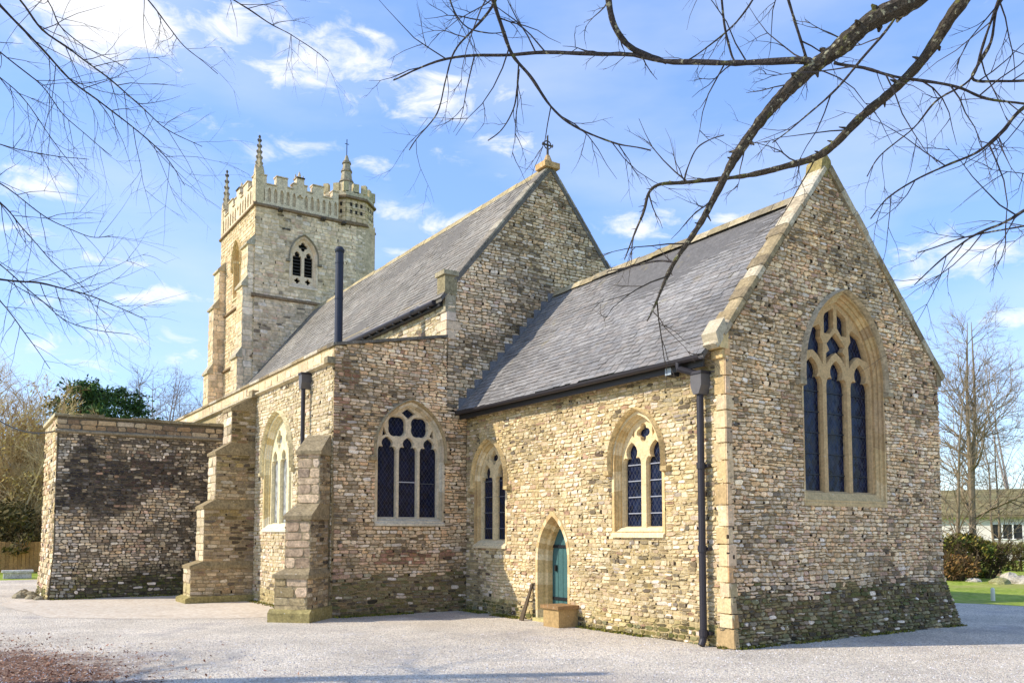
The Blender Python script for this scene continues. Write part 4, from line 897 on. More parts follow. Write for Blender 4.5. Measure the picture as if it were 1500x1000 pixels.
def pinnacle(x, y, z0, zs, zt, w, dark):
    s = MB(); c = lin(210, 190, 152); d = lin(96, 90, 82)
    s.box(x - w, x + w, y - w, y + w, z0, zs, c)
    for sx, sy in ((1, 0), (-1, 0), (0, 1), (0, -1)):
        s.prism([V((x + sx * w * 1.02 - sy * w, y + sy * w * 1.02 - sx * w, zs - .04)), V((x + sx * w * 1.02 + sy * w, y + sy * w * 1.02 + sx * w, zs - .04)), V((x + sx * w * 1.02, y + sy * w * 1.02, zs + .28))], V((-sx * .06, -sy * .06, 0)), mul(c, .9))
    s.tube([V((x, y, zs)), V((x, y, zs + (zt - zs) * .5)), V((x, y, zt - .08))], [w * .95, w * .5, w * .14], 4, mixc(c, d, .35))
    n = 6
    for k in range(n):
        t = (k + .6) / (n + .4); z = zs + (zt - zs) * t; r = w * (.95 * (1 - t) + .14 * t) * .85; cc = mixc(c, d, min(1, .2 + t * dark))
        for q_ in range(4):
            w_ = pi / 2 * q_ + pi / 4 * 0; p = V((x + r * cos(w_), y + r * sin(w_), z)); s.tube([p + V((0, 0, -.05)), p + V((.03 * cos(w_), .03 * sin(w_), .02)), p + V((.015 * cos(w_), .015 * sin(w_), .07))], [.03, .03, .012], 5, cc)
    s.tube([V((x, y, zt - .1)), V((x, y, zt - .03)), V((x, y, zt + .03))], [.03, .055, .025], 6, d)
    return s.build('pinnacle', M['weathered'], church)
pinnacle(XT - .14, 9.41, TH_ - .02, 15.3, 16.72, .16, .9)
pinnacle(TW + .14, 9.41, TH_ - .02, 15.3, 17.0, .16, .9)
pinnacle(TW + .14, TN - .1, TH_ - .02, 15.3, 16.8, .16, .9)
# octagonal stair turret at the north-east corner
tt = MB(); OC = V((-32.62, 13.30, 0)); AP = 1.04; CR = AP / cos(pi / 8)
def oct_(r, z, ph=pi / 8): return [OC + V((r * cos(ph + pi / 4 * k), r * sin(ph + pi / 4 * k), z)) for k in range(8)]
tt.prism(oct_(CR, 5), V((0, 0, 10.05)), mul(MORT_S, .8))
for k in range(8):
    pA, pB = oct_(CR, 0)[k - 1], oct_(CR, 0)[k]
    if k in (7, 0, 1, 2, 6):
        U_ = (pB - pA); Lw = U_.length; U_.normalize(); Nn = V((U_.y, -U_.x, 0)); Pk = axis(pA, U_, Nn)
        masonry(tt, Pk, lambda z: .0, lambda z: Lw, 8.5, 13.95, (.10, .18), (.15, .36), col_t, 130 + k, depth=(.004, .014), wob=.004)
        masonry(tt, Pk, lambda z: .0, lambda z: Lw, 14.1, 15.0, (.16, .2), (.2, .3), col_ts, 140 + k, depth=(.004, .014), wob=.002)
        for uu in (.22, .44, .66):
            for zz in (14.42, 14.72): tt.pbox(Pk, uu - .05, uu + .05, zz, zz + .16, .0, .019, lin(62, 56, 50), 0, .004)
tur = tt.build('stair_turret', M['towerstone'], church)
ts = MB()
for z in (14.0, 15.05):
    ts.prism(oct_(CR + .11, z - .02), V((0, 0, .07)), sc_); ts.prism(oct_(CR + .05, z + .05), V((0, 0, .05)), sc_)
ts.prism(oct_(CR + .02, 15.14), V((0, 0, .2)), lin(198, 184, 150))
for k in range(8):
    pA, pB = oct_(CR + .02, 15.3)[k - 1], oct_(CR + .02, 15.3)[k]; d_ = pB - pA; inn_ = (OC - (pA + pB) / 2); inn_.z = 0; inn_.normalize()
    for (t0, t1) in ((-.12, .12), (.36, .64)): ts.prism([pA + d_ * t0, pA + d_ * t1, pA + d_ * t1 + inn_ * .2, pA + d_ * t0 + inn_ * .2], V((0, 0, .38)), mul(lin(196, 180, 138), .95))
ts.build('battlement', M['weathered'], tur)
sp = MB(); c0 = OC.copy()
sp.tube([c0 + V((0, 0, 15.3)), c0 + V((0, 0, 16.05)), c0 + V((0, 0, 16.9)), c0 + V((0, 0, 17.25))], [.52, .28, .15, .05], 8, lin(170, 158, 132))
for zz, r in ((16.1, .32), (16.55, .25), (16.9, .2)): sp.tube([c0 + V((0, 0, zz)), c0 + V((0, 0, zz + .1))], [r, r * .8], 8, lin(140, 130, 110))
sp.tube([c0 + V((0, 0, 17.2)), c0 + V((0, 0, 17.95))], .018, 6, lin(40, 44, 44)); sp.tube([c0 + V((0, -.09, 17.75)), c0 + V((0, .09, 17.75))], .014, 5, lin(40, 44, 44))
sp.build('spirelet', M['weathered'], tur)

# ================================================================== GROUND
gm = ground_material('gravel', pal((212, 199, 178), (228, 216, 196), (192, 179, 160), (236, 226, 206), (174, 162, 146), (216, 201, 176)), 52, .9, [(lin(152, 142, 138), .55, .50, .2, .5), (lin(206, 190, 166), .3, .52, .15, .55), (lin(128, 112, 98), 2.1, .64, .1, .5), (lin(222, 214, 206), 1.3, .56, .14, .4)], .24)  # grey patches carry the foreground's soft tree shade in the gravel colour
grm = ground_material('grass', pal((132, 150, 48), (146, 160, 58), (118, 138, 44), (160, 166, 80), (138, 152, 54)), 9, .6, [(lin(164, 152, 92), .3, .48, .2, .6), (lin(120, 104, 66), 1.8, .6, .1, .5)], .25)
pm = ground_material('worn_concrete', pal((204, 190, 168), (196, 180, 158), (210, 198, 178)), 16, .3, [(lin(170, 154, 130), .9, .55, .12, .5), (lin(222, 212, 196), 2.2, .58, .1, .4)], .1)
def soil_patch(m, centre, radii, cols):
    nt = m.node_tree; N = nt.nodes; L = nt.links; b = N['Principled BSDF']; old = b.inputs['Base Color'].links[0].from_socket; tc = next(n for n in N if n.type == 'TEX_COORD')
    s = N.new('ShaderNodeVectorMath'); s.operation = 'SUBTRACT'; L.new(tc.outputs['Object'], s.inputs[0]); s.inputs[1].default_value = centre
    d = N.new('ShaderNodeVectorMath'); d.operation = 'DIVIDE'; L.new(s.outputs[0], d.inputs[0]); d.inputs[1].default_value = radii
    l = N.new('ShaderNodeVectorMath'); l.operation = 'LENGTH'; L.new(d.outputs[0], l.inputs[0])
    n1 = N.new('ShaderNodeTexNoise'); n1.inputs['Scale'].default_value = 2.4; n1.inputs['Detail'].default_value = 10; n1.inputs['Roughness'].default_value = .75; L.new(tc.outputs['Object'], n1.inputs['Vector'])
    a1 = N.new('ShaderNodeMath'); a1.operation = 'MULTIPLY_ADD'; L.new(n1.outputs[0], a1.inputs[0]); a1.inputs[1].default_value = 1.5; L.new(l.outputs['Value'], a1.inputs[2])
    mr = N.new('ShaderNodeMapRange'); mr.interpolation_type = 'SMOOTHSTEP'; L.new(a1.outputs[0], mr.inputs[0]); mr.inputs[1].default_value = 1.95; mr.inputs[2].default_value = 1.45
    vo = N.new('ShaderNodeTexVoronoi'); vo.inputs['Scale'].default_value = 34; L.new(tc.outputs['Object'], vo.inputs['Vector']); sx = N.new('ShaderNodeSeparateXYZ'); L.new(vo.outputs['Color'], sx.inputs[0])
    cr = N.new('ShaderNodeValToRGB'); L.new(sx.outputs[0], cr.inputs[0]); r = cr.color_ramp; r.interpolation = 'CONSTANT'
    while len(r.elements) < len(cols): r.elements.new(.5)
    for i, c in enumerate(cols): r.elements[i].position = i / len(cols); r.elements[i].color = (*c, 1)
    mx = N.new('ShaderNodeMixRGB'); L.new(mr.outputs[0], mx.inputs[0]); L.new(old, mx.inputs[1]); L.new(cr.outputs[0], mx.inputs[2]); L.new(mx.outputs[0], b.inputs['Base Color'])
soil_patch(gm, (-11.6, -.4, 0), (3.1, 2.5, 1), pal((126, 96, 76), (108, 80, 64), (146, 114, 92), (164, 138, 118), (96, 74, 60), (134, 100, 78)))
def sheet(name, pts, z, m, kind='structure', sub=None):
    b = MB(); b.poly([V((x, y, z)) for x, y in pts], (0, 0, 0)); o = b.build(name, m); o['kind'] = kind; return o
sheet('ground', [(-900, -900), (900, -900), (900, 900), (-900, 900)], -.008, grm)
def edge(pts, amp, seed, step=.6):
    out = []
    for i in range(len(pts)):
        a_, b_ = V((*pts[i], 0)), V((*pts[(i + 1) % len(pts)], 0)); n = max(1, int((b_ - a_).length / step))
        for k in range(n): p = a_.lerp(b_, k / n); out.append((p.x + amp * noise.noise(V((p.x * .8, p.y * .8, seed))), p.y + amp * noise.noise(V((p.x * .8, p.y * .8, seed + 9)))))
    return out
sheet('gravel', edge([(-36, -14), (12, -18), (14, 24.5), (-10.6, 20.3), (-16, 18.6), (-34.4, 15)], .25, 1), 0, gm)
sheet('path', edge([(-26, 2.4), (-23.4, 1.0), (-19, 1.8), (-16.9, 4.6), (-16.8, 6.4), (-24.3, 6.4)], .12, 2, .3), .004, pm)

# ------------------------------------------------------------------ small things by the church
tb_ = thing('stone_trough', (-12.36, 9.18, 0), 'tan stone box standing on the gravel beside the small door', 'stone box')
bx = MB(); bx.box(-12.60, -12.14, 8.98, 9.40, 0, .32, lin(172, 144, 98)); bx.build('trough_body', M['dressed'], tb_)
bl_ = MB(); bl_.box(-12.64, -12.10, 8.94, 9.41, .32, .38, lin(150, 118, 80)); bl_.build('lid', M['dressed'], tb_)
ss = MB(); ss.prism([V((-13.66, 9.16, .0)), V((-13.53, 9.16, .0)), V((-13.52, 9.385, .70)), V((-13.56, 9.385, .70))], V((0, .03, .0)), lin(92, 78, 60)); tag(ss.build('board', M['wood']), 'narrow dark wedge leaning on the wall left of the small door', 'board')  # thin dark leaning wedge, standing in for an unidentified shape

def rock(name, p, r, col, seed, label, cat='stone', group=None, flat=.6, mat='weathered'):
    rng = random.Random(seed); b = MB(); rings = []; n = 9
    for j in range(5):
        t = (j / 4) * pi * .5; row = []
        for k in range(n):
            w = 2 * pi * k / n; q_ = 1 + .28 * noise.noise(V((cos(w) * 1.3 + seed, sin(w) * 1.3, t * 1.5))); row.append(V(p) + V((r * q_ * cos(t) * cos(w), r * q_ * cos(t) * sin(w), r * flat * sin(t) * q_ - .03)))
        rings.append(row)
    i = len(b.v)
    for row in rings: b.v.extend(row)
    for j in range(4):
        for k in range(n): m = (k + 1) % n; b.face((i + j * n + k, i + j * n + m, i + (j + 1) * n + m, i + (j + 1) * n + k), mul(col, rng.uniform(.85, 1.1)))
    b.face([i + 4 * n + k for k in range(n)], col)
    return tag(b.build(name, M[mat]), label, cat, group)
rk = [(-25.3, 1.65, .20), (-24.8, 1.85, .16), (-24.35, 2.0, .14), (-25.9, 1.75, .22), (-25.55, 1.9, .2)]
for k, (x, y, r) in enumerate(rk): rock('loose_stone', (x, y, 0), r, lin(150, 138, 110), 200 + k, 'rough mossy stone lying at the foot of the porch', 'stone', 'loose stones at the porch foot', .9)

# overhead cable to the porch
cb = MB(); A_, B_ = V((-24.3, 2.2, 4.22)), place(-60, 556, 27); cb.tube([A_.lerp(B_, t / 14) + V((0, 0, -.5 * 4 * (t / 14) * (1 - t / 14))) for t in range(15)], .018, 5, lin(40, 38, 36))
tag(cb.build('cable', M['iron']), 'dark overhead cable slung from the porch corner to the left', 'cable')

# ================================================================== TREES
def catmull(pts, sub=5):
    out = []
    for i in range(len(pts) - 1):
        p0, p1, p2, p3 = pts[max(i - 1, 0)], pts[i], pts[i + 1], pts[min(i + 2, len(pts) - 1)]
        for k in range(sub):
            t = k / sub; out.append(.5 * ((2 * p1) + (p2 - p0) * t + (2 * p0 - 5 * p1 + 4 * p2 - p3) * t * t + (3 * p1 - p0 - 3 * p2 + p3) * t ** 3))
    out.append(pts[-1]); return out
def rdir(rng): 
    while True:
        v = V((rng.uniform(-1, 1), rng.uniform(-1, 1), rng.uniform(-1, 1)))
        if .05 < v.length < 1: return v.normalized()
def twig(mb, p, d, L, r, lev, rng, col, droop=0.0, kids=(2, 4), bend=.25, seg=3, n=5, m=0, kl=(.35, .65)):
    pts = [p]; cur = p; dd = d.normalized()
    for k in range(n):
        dd = (dd + rdir(rng) * bend + V((0, 0, -droop))).normalized(); cur = cur + dd * (L / n); pts.append(cur)
    mb.tube(pts, [r * (1 - .75 * k / n) for k in range(n + 1)], seg, mul(col, rng.uniform(.8, 1.2)), m, False)
    if lev > 0:
        for c in range(rng.randint(*kids)):
            t = rng.uniform(.15, .95) * n; i = min(int(t), n - 1); q_ = pts[i].lerp(pts[i + 1], t - i); ax = (pts[i + 1] - pts[i]).normalized()
            side = rdir(rng); side = (side - ax * side.dot(ax)); side = side.normalized() if side.length > .05 else ax.orthogonal().normalized()
            twig(mb, q_, ax * rng.uniform(.55, .95) + side * rng.uniform(.4, .85), L * rng.uniform(*kl), r * .55, lev - 1, rng, col, droop, kids, bend, seg, max(3, n - 1), m, kl)
def branch(tree, pts, r0, r1, rng, col, kids, L, lev, tr=.011, seg=8, rough=.02, mat='bark', droop=.0, bend=.22, kk=(2, 4), t0=.0, rads=None, kl=(.35, .65)):
    b = MB(); sp = catmull(pts, 6); n = len(sp)
    if rads: m_ = len(rads) - 1; rad = [rads[min(int(i / (n - 1) * m_), m_ - 1)] + (rads[min(int(i / (n - 1) * m_), m_ - 1) + 1] - rads[min(int(i / (n - 1) * m_), m_ - 1)]) * (i / (n - 1) * m_ - min(int(i / (n - 1) * m_), m_ - 1)) for i in range(n)]
    else: rad = [r0 + (r1 - r0) * (i / (n - 1)) ** .8 for i in range(n)]
    sp2 = [p + V((noise.noise(p * 3.1), noise.noise(p * 3.1 + V((9, 0, 0))), noise.noise(p * 3.1 + V((0, 9, 0))))) * (rough + rad[i] * .25) for i, p in enumerate(sp)]
    if r0 > .05: sp2 = [q for i in range(len(sp2) - 1) for q in (sp2[i], sp2[i].lerp(sp2[i + 1], .33), sp2[i].lerp(sp2[i + 1], .67))] + [sp2[-1]]; rad = [q for i in range(len(rad) - 1) for q in (rad[i], rad[i] * .67 + rad[i + 1] * .33, rad[i] * .33 + rad[i + 1] * .67)] + [rad[-1]]; n = len(sp2)
    rad = [r * (1 + .22 * noise.noise(p * 7.0) + .22 * noise.noise(p * 19.0)) for r, p in zip(rad, sp2)]
    if r0 > .05:
        for c in range(26):
            i = rng.randrange(2, n - 2); ax = (sp2[i + 1] - sp2[i]).normalized(); sd = rdir(rng); sd = (sd - ax * sd.dot(ax)).normalized(); b.tube([sp2[i], sp2[i] + sd * rad[i] * 1.15, sp2[i] + sd * (rad[i] * 1.25 + rng.uniform(.005, .04)) + ax * .015], [rad[i] * .5, rad[i] * .32, rad[i] * .12], 6, col)
    b.tube(sp2, rad, seg, col, 0, True)
    for c in range(kids):
        t = (t0 + (1 - t0) * (c + rng.random()) / kids) * (n - 1.01); i = int(t); q_ = sp2[i]; ax = (sp2[min(i + 1, n - 1)] - sp2[i]).normalized(); side = rdir(rng); side = side - ax * side.dot(ax); side = side.normalized() if side.length > .05 else ax.orthogonal()
        twig(b, q_, ax * rng.uniform(.4, .9) + side * rng.uniform(.5, .9), L * rng.uniform(.5, 1.2), min(tr, rad[i] * .7), lev, rng, col, droop, kk, bend, 3, 5, 1, kl)
    return b.build('branch', [M[mat], M['twig']], tree)
BARK = lin(78, 70, 60); TWG = lin(70, 64, 62)

# ---- big tree at the right whose bare boughs hang into the view
rng = random.Random(77)
rt = thing('bare_tree', (-.2, 7.6, 0), 'leafless tree at the right whose thick mossy boughs cross above the chancel', 'tree')
tk = MB(); tp = [V((-.2, 7.6, -.1)), V((-.15, 7.6, .5)), V((-.2, 7.5, 2.5)), V((-.4, 7.4, 5.0)), V((-.7, 7.3, 7.2))]
tk.tube(catmull(tp, 5), [.52 - .30 * i / 20 + (.12 if i < 3 else 0) for i in range(21)], 14, BARK); tk.build('trunk', M['bark'], rt)
TR = V((-.5, 7.4, 5.6))
def trace(seq, d0, d1): n = len(seq); return [place(x, y, d0 + (d1 - d0) * i / (n - 1)) for i, (x, y) in enumerate(seq)]
def bough(seq, d0, d1, r0, r1, kids, L, lev=2, root=None, **k):
    kids = max(3, int(kids * .55)); k.setdefault('kk', (2, 3)); k.setdefault('kl', (.3, .55)); k.setdefault('tr', .007)
    pts = trace(seq, d0, d1)
    if root is not None: pts = [root] + pts
    else: r0 *= .7; r1 = min(r1, r0)
    return branch(rt, pts, r0, r1, rng, BARK if r0 > .03 else TWG, kids, L, lev, **k)
bough([(1480, -70), (1345, 0), (1265, 40), (1185, 100), (1130, 160), (1075, 235), (1035, 310), (990, 385), (968, 435), (950, 470)], 7.4, 6.2, .10, .012, 18, .6, 2, root=TR, t0=.3, rads=[.12, .085, .070, .062, .054, .044, .034, .025, .018, .011, .004])
bough([(1540, -110), (1412, 0), (1340, 100), (1270, 165), (1205, 222), (1150, 243), (1075, 262), (1000, 268), (955, 278), (940, 315), (915, 380)], 7.3, 6.7, .085, .012, 14, .55, 2, root=TR, t0=.3, rads=[.11, .062, .045, .036, .032, .029, .022, .016, .013, .012, .009, .004])
bough([(1178, 88), (1080, 94), (985, 88), (900, 80), (800, 77), (720, 82), (640, 88), (575, 118)], 7.0, 7.6, .030, .006, 20, .8, 2, root=place(1185, 100, 6.98))
bough([(893, -60), (895, 10), (905, 45), (930, 75), (975, 88)], 7.3, 7.2, .034, .02, 3, .5, 2)
bough([(700, -90), (724, 0), (745, 70), (775, 110), (805, 158), (850, 188), (905, 210), (955, 220)], 7.4, 7.0, .026, .005, 16, .7, 2)
bough([(735, -40), (720, 10), (690, 45), (665, 75), (655, 115), (640, 165), (610, 205), (600, 220)], 7.5, 7.7, .016, .004, 12, .6, 2)
bough([(650, -40), (664, 10), (685, 38), (715, 50), (740, 48)], 7.6, 7.5, .010, .004, 6, .5, 2)
bough([(760, 100), (757, 130), (752, 160), (735, 190), (715, 205)], 7.2, 7.3, .010, .004, 6, .4, 1)
bough([(1050, -50), (1060, 30), (1072, 78), (1080, 94)], 7.2, 7.07, .012, .012, 5, .5, 2)
bough([(1140, -60), (1160, 20), (1178, 75), (1186, 98)], 7.1, 7.0, .014, .018, 4, .5, 2)
bough([(1310, 26), (1260, 90), (1215, 140), (1165, 185), (1130, 210)], 7.0, 6.6, .016, .004, 10, .6, 2)
bough([(1220, 90), (1290, 105), (1340, 117), (1400, 130), (1440, 145), (1500, 150), (1570, 160)], 7.0, 7.3, .016, .008, 14, .7, 2)
bough([(1480, -60), (1460, 10), (1440, 70), (1420, 115), (1370, 150), (1330, 195), (1290, 230), (1270, 260)], 7.6, 7.2, .018, .004, 14, .7, 2)
bough([(1530, -40), (1466, 0), (1455, 60), (1425, 112), (1470, 118), (1540, 118)], 7.4, 7.6, .018, .008, 8, .6, 2)
bough([(1560, 130), (1500, 158), (1465, 195), (1430, 225), (1385, 245), (1340, 265), (1300, 290), (1275, 320)], 7.6, 7.2, .022, .004, 16, .8, 2)
bough([(1570, 260), (1500, 305), (1465, 330), (1420, 350), (1380, 380), (1340, 415)], 7.6, 7.2, .022, .004, 14, .7, 2)
bough([(1560, 320), (1500, 330), (1440, 340), (1390, 355), (1345, 370)], 7.9, 7.6, .014, .004, 10, .6, 2)
bough([(1003, 268), (1008, 248), (1020, 220), (1040, 205), (1062, 196)], 6.82, 6.7, .010, .004, 5, .35, 1)
bough([(1130, -40), (1080, 30), (1030, 75), (1005, 90)], 7.3, 7.2, .010, .005, 8, .5, 2)
bough([(985, 385), (950, 385), (900, 395), (890, 400)], 6.3, 6.6, .012, .003, 3, .25, 1)
# rest of its crown, above and beyond the frame
for k in range(9):
    t = rng.uniform(2.2, 5.0); ang = rng.uniform(-1.2, 2.6); p0 = V((-.5, 7.4, rng.uniform(4.5, 7))); d = V((cos(ang), sin(ang), rng.uniform(.35, .9)))
    branch(rt, [p0, p0 + d * t * .5, p0 + d * t + V((0, 0, .4)), p0 + d * t * 1.5], .07, .015, rng, BARK, 16, 1.1, 2)

# ---- tree at the left whose twigs reach into the view
rng = random.Random(91)
lt = thing('bare_tree', (-13.0, -4.2, 0), 'leafless tree at the left with long fine twigs drooping in front of the sky', 'tree')
tk = MB(); tk.tube(catmull([V((-13.0, -4.2, -.1)), V((-13.0, -4.2, .6)), V((-13.1, -4.1, 3)), V((-13.1, -3.9, 6)), V((-12.9, -3.6, 8.5))], 5), [.42 - .30 * i / 20 for i in range(21)], 12, BARK); tk.build('trunk', M['bark'], lt)
LR = [V((-13.0, -3.9, z)) for z in (3.2, 4.4, 5.6, 6.8, 7.6)]
def lbough(seq, d0, d1, r0, r1, kids, L, root, lev=2, **k):
    pts = trace(seq, d0, d1); pts = [LR[root], LR[root].lerp(pts[0], .6) + V((0, 0, .35))] + pts
    return branch(lt, pts, r0 * .8, r1, rng, TWG, int(kids * .6), L * .8, lev, tr=.0045, seg=6, droop=.02, t0=.45, kk=(1, 3), bend=.16, **k)
lbough([(-60, -50), (0, 10), (60, 70), (120, 130), (185, 178), (240, 230), (272, 272)], 8.6, 9.6, .022, .003, 30, .9, 3)
lbough([(-30, -60), (30, 0), (70, 50), (150, 105), (210, 160), (245, 190), (295, 213)], 8.5, 9.4, .020, .003, 30, .9, 4)
lbough([(-60, 30), (0, 75), (60, 125), (100, 175), (165, 228)], 8.8, 9.5, .014, .003, 22, .8, 3)
lbough([(-60, 400), (0, 410), (60, 415), (120, 430), (170, 450), (215, 468)], 8.6, 9.4, .020, .003, 30, .9, 1)
lbough([(-60, 250), (0, 300), (30, 335), (80, 385), (130, 430)], 8.8, 9.3, .014, .003, 22, .8, 2)
lbough([(-60, 400), (0, 440), (40, 495), (75, 540)], 8.6, 9.2, .012, .003, 18, .7, 0)
lbough([(-60, 190), (0, 213), (60, 226), (130, 235)], 8.7, 9.3, .011, .003, 18, .8, 2)
lbough([(-50, 240), (0, 270), (70, 320), (130, 345), (165, 345)], 9.0, 9.6, .012, .003, 22, .8, 2)
lbough([(-60, 340), (0, 385), (60, 440), (110, 475), (190, 490)], 9.0, 9.6, .012, .003, 24, .8, 1)
lbough([(150, -60), (215, 0), (250, 45), (280, 75), (320, 108)], 8.6, 9.4, .012, .003, 14, .6, 4)
lbough([(270, -60), (340, 0), (400, 35), (440, 60), (480, 90)], 8.8, 9.6, .014, .003, 18, .7, 4)
lbough([(30, -60), (70, 0), (90, 40), (130, 70), (185, 100)], 8.6, 9.2, .012, .003, 18, .7, 4)
lbough([(-60, 70), (0, 110), (40, 150), (70, 200), (120, 260)], 9.2, 9.8, .010, .003, 18, .7, 3)
for k in range(20):
    t = rng.uniform(2.2, 4.2); ang = rng.uniform(-3.0, .35); p0 = V((-13.05, -3.9, rng.uniform(3.4, 8))); d = V((cos(ang), sin(ang), rng.uniform(.2, .9)))
    branch(lt, [p0, p0 + d * t * .5, p0 + d * t + V((0, 0, .3)), p0 + d * t * 1.4], .03, .008, rng, BARK, 18, 1.2, 2)

# ---- background trees -------------------------------------------
def bare_tree(name, label, base, H, stems, spread, col, seed, group=None, r0=.2, lev=3, kids=16, tr=.035, fork=.3, up=1.0, cat='tree', kl=(.35, .65), Lk=.26, kk=(3, 5)):
    rng = random.Random(seed); t = thing(name, base, label, cat, group); base = V(base); tk = MB(); cr_ = MB()
    for s in range(stems):
        lean = V((rng.uniform(-1, 1), rng.uniform(-1, 1), 0)) * spread; h_ = H * rng.uniform(.8, 1.0)
        pts = catmull([base + lean * .05 - V((0, 0, .1)), base + lean * .25 + V((0, 0, h_ * fork)), base + lean * .6 + V((rng.uniform(-.2, .2), rng.uniform(-.2, .2), h_ * .65)), base + lean + V((0, 0, h_))], 6); n = len(pts)
        rad = [r0 * (1 - .93 * i / (n - 1)) for i in range(n)]; tk.tube(pts, rad, 7, col)
        for c in range(kids):
            q_ = rng.uniform(.2, .97); i = int(q_ * (n - 1)); a_ = rng.uniform(0, 2 * pi); d = V((cos(a_), sin(a_), rng.uniform(.5, 1.1) * up))
            twig(cr_, pts[i], d, H * Lk * (1.25 - q_ * .8), max(tr, rad[i] * .4), lev, rng, col, -.04 * up, kk, .22, 3, 5, 0, kl)
    tk.build('trunk', M['twig'], t); cr_.build('crown', M['twig'], t); return t
def leaves(mb, c, rad, n, size, cols, rng, shape=1.0, thr=-.1, ns=.9):
    c = V(c); made = 0; tries = 0
    while made < n and tries < n * 6:
        tries += 1; d = rdir(rng) * rng.random() ** .33; p = c + V((d.x * rad[0], d.y * rad[1], d.z * rad[2]))
        if noise.noise(p * ns) < thr: continue
        a_ = rdir(rng); b_ = a_.orthogonal().normalized(); e_ = a_.cross(b_); s = size * rng.uniform(.6, 1.3)
        mb.poly([p - b_ * s, p + e_ * s * .45, p + b_ * s, p - e_ * s * .45], mul(rng.choice(cols), rng.uniform(.7, 1.25))); made += 1
def shrub(name, label, base, size, n, cols, seed, group=None, leaf=.12, stems=10, cat='shrub', col=lin(90, 76, 56), thr=-.1, ns=.9):
    rng = random.Random(seed); t = thing(name, base, label, cat, group); base = V(base); w = MB()
    for s in range(stems):
        a_ = rng.uniform(0, 2 * pi); twig(w, base + V((cos(a_) * size[0] * .3, sin(a_) * size[1] * .3, 0)), V((cos(a_) * .5, sin(a_) * .5, 1)), size[2] * rng.uniform(.8, 1.15), .04, 2, rng, col, 0, (3, 6), .25, 3, 5)
    w.build('stem', M['twig'], t); f = MB(); leaves(f, base + V((0, 0, size[2] * .52)), (size[0], size[1], size[2] * .52), n, leaf, cols, rng, 1, thr, ns); f.build('foliage', M['leaf'], t); return t
# right side: pale trunks, ivy and shrubs, bungalow
gp = lambda px, dist: EYE + V((ray(px, 780).x, ray(px, 780).y, 0)).normalized() * dist - V((0, 0, 1.65))
PALE = lin(142, 126, 102)
bare_tree('bare_tree', 'tallest leafless tree on the lawn, its pale forked trunk right of the gable', gp(1424, 37), 11.0, 2, .9, PALE, 301, r0=.15, lev=3, kids=30, tr=.016, fork=.35, up=1.3)
bare_tree('bare_tree', 'thin leafless tree close beside the right edge of the gable', gp(1398, 36), 8.6, 1, .7, PALE, 302, r0=.09, lev=3, kids=26, tr=.014, up=1.2)
bare_tree('bare_tree', 'spreading leafless tree with leaning stem at the far right', gp(1462, 38.5), 8.4, 2, 2.2, PALE, 303, r0=.06, lev=3, kids=20, tr=.014, up=1.0)
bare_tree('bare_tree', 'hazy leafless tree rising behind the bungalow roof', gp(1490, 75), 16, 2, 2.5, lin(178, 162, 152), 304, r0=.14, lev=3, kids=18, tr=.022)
IVY = pal((120, 128, 50), (146, 138, 62), (90, 100, 44), (164, 144, 72), (76, 80, 40))
shrub('ivy_shrub', 'green and brown ivy shrub around the tree feet right of the gable', gp(1405, 35.5), (1.25, 1.1, 1.6), 2100, IVY, 311, leaf=.09, stems=16)
shrub('ivy_shrub', 'dark low shrub between the pale trunk and the bungalow', gp(1440, 36.5), (1.1, 1.0, 1.3), 1500, IVY, 312, leaf=.09, stems=14)
shrub('dry_shrub', 'brown dry shrub on the grass edge', gp(1396, 34), (.9, .8, .9), 900, pal((140, 104, 62), (124, 92, 54), (156, 122, 72)), 313, leaf=.07, stems=18)
shrub('ivy_shrub', 'pale mossy shrub in front of the bungalow wall', gp(1490, 44), (1.8, 1.2, 1.2), 1500, pal((136, 136, 76), (120, 122, 60), (150, 146, 96)), 314, leaf=.10, stems=12)
# trunk ivy
hb = gp(1500, 60); hd = V((hb.x, hb.y, 0)).normalized(); hU = V((hd.y, -hd.x, 0))
bung = thing('bungalow', hb, 'low white bungalow with mossy roof behind the shrubs at right', 'bungalow'); PH = axis(hb, hU, -hd)
w = MB(); tess(w, PH, 0, [(-6.5, -.1), (6.5, -.1), (6.5, 2.75), (-6.5, 2.75)], [[(-1.7, 1.25), (.0, 1.25), (.0, 2.25), (-1.7, 2.25)]], lin(226, 218, 206)); 
for u in (-6.5, 6.5): w.poly([PH(u, -.1, 0), PH(u, -.1, -6), PH(u, 2.75, -6), PH(u, 4.4, -3), PH(u, 2.75, 0)], lin(222, 214, 202))
w.poly([PH(-6.5, -.1, -6), PH(6.5, -.1, -6), PH(6.5, 2.75, -6), PH(-6.5, 2.75, -6)], lin(222, 214, 202)); w.build('wall', M['plaster'], bung)
r = MB(); r.prism([PH(-6.8, 2.70, .4), PH(-6.8, 4.45, -3), PH(-6.8, 2.70, -6.4), PH(-6.8, 2.60, -6.4), PH(-6.8, 4.33, -3), PH(-6.8, 2.60, .4)], hU * 13.6, lin(128, 118, 86))
for k in range(9): zz = 2.74 + k * .19; r.prism([PH(-6.8, zz, .4 - k * .37), PH(-6.8, zz + .03, .4 - k * .37), PH(-6.8, zz + .2, .03 - k * .37), PH(-6.8, zz + .18, .03 - k * .37)], hU * 13.6, mul(lin(128, 118, 84), .9 + .2 * (k % 2)))
r.build('roof', M['moss_roof'], bung)
wf = MB()
for (u0, u1) in ((-1.7, -1.62), (-1.17, -1.09), (-.61, -.53), (-.08, 0)): wf.pbox(PH, u0, u1, 1.25, 2.25, -.08, .03, lin(230, 226, 220))
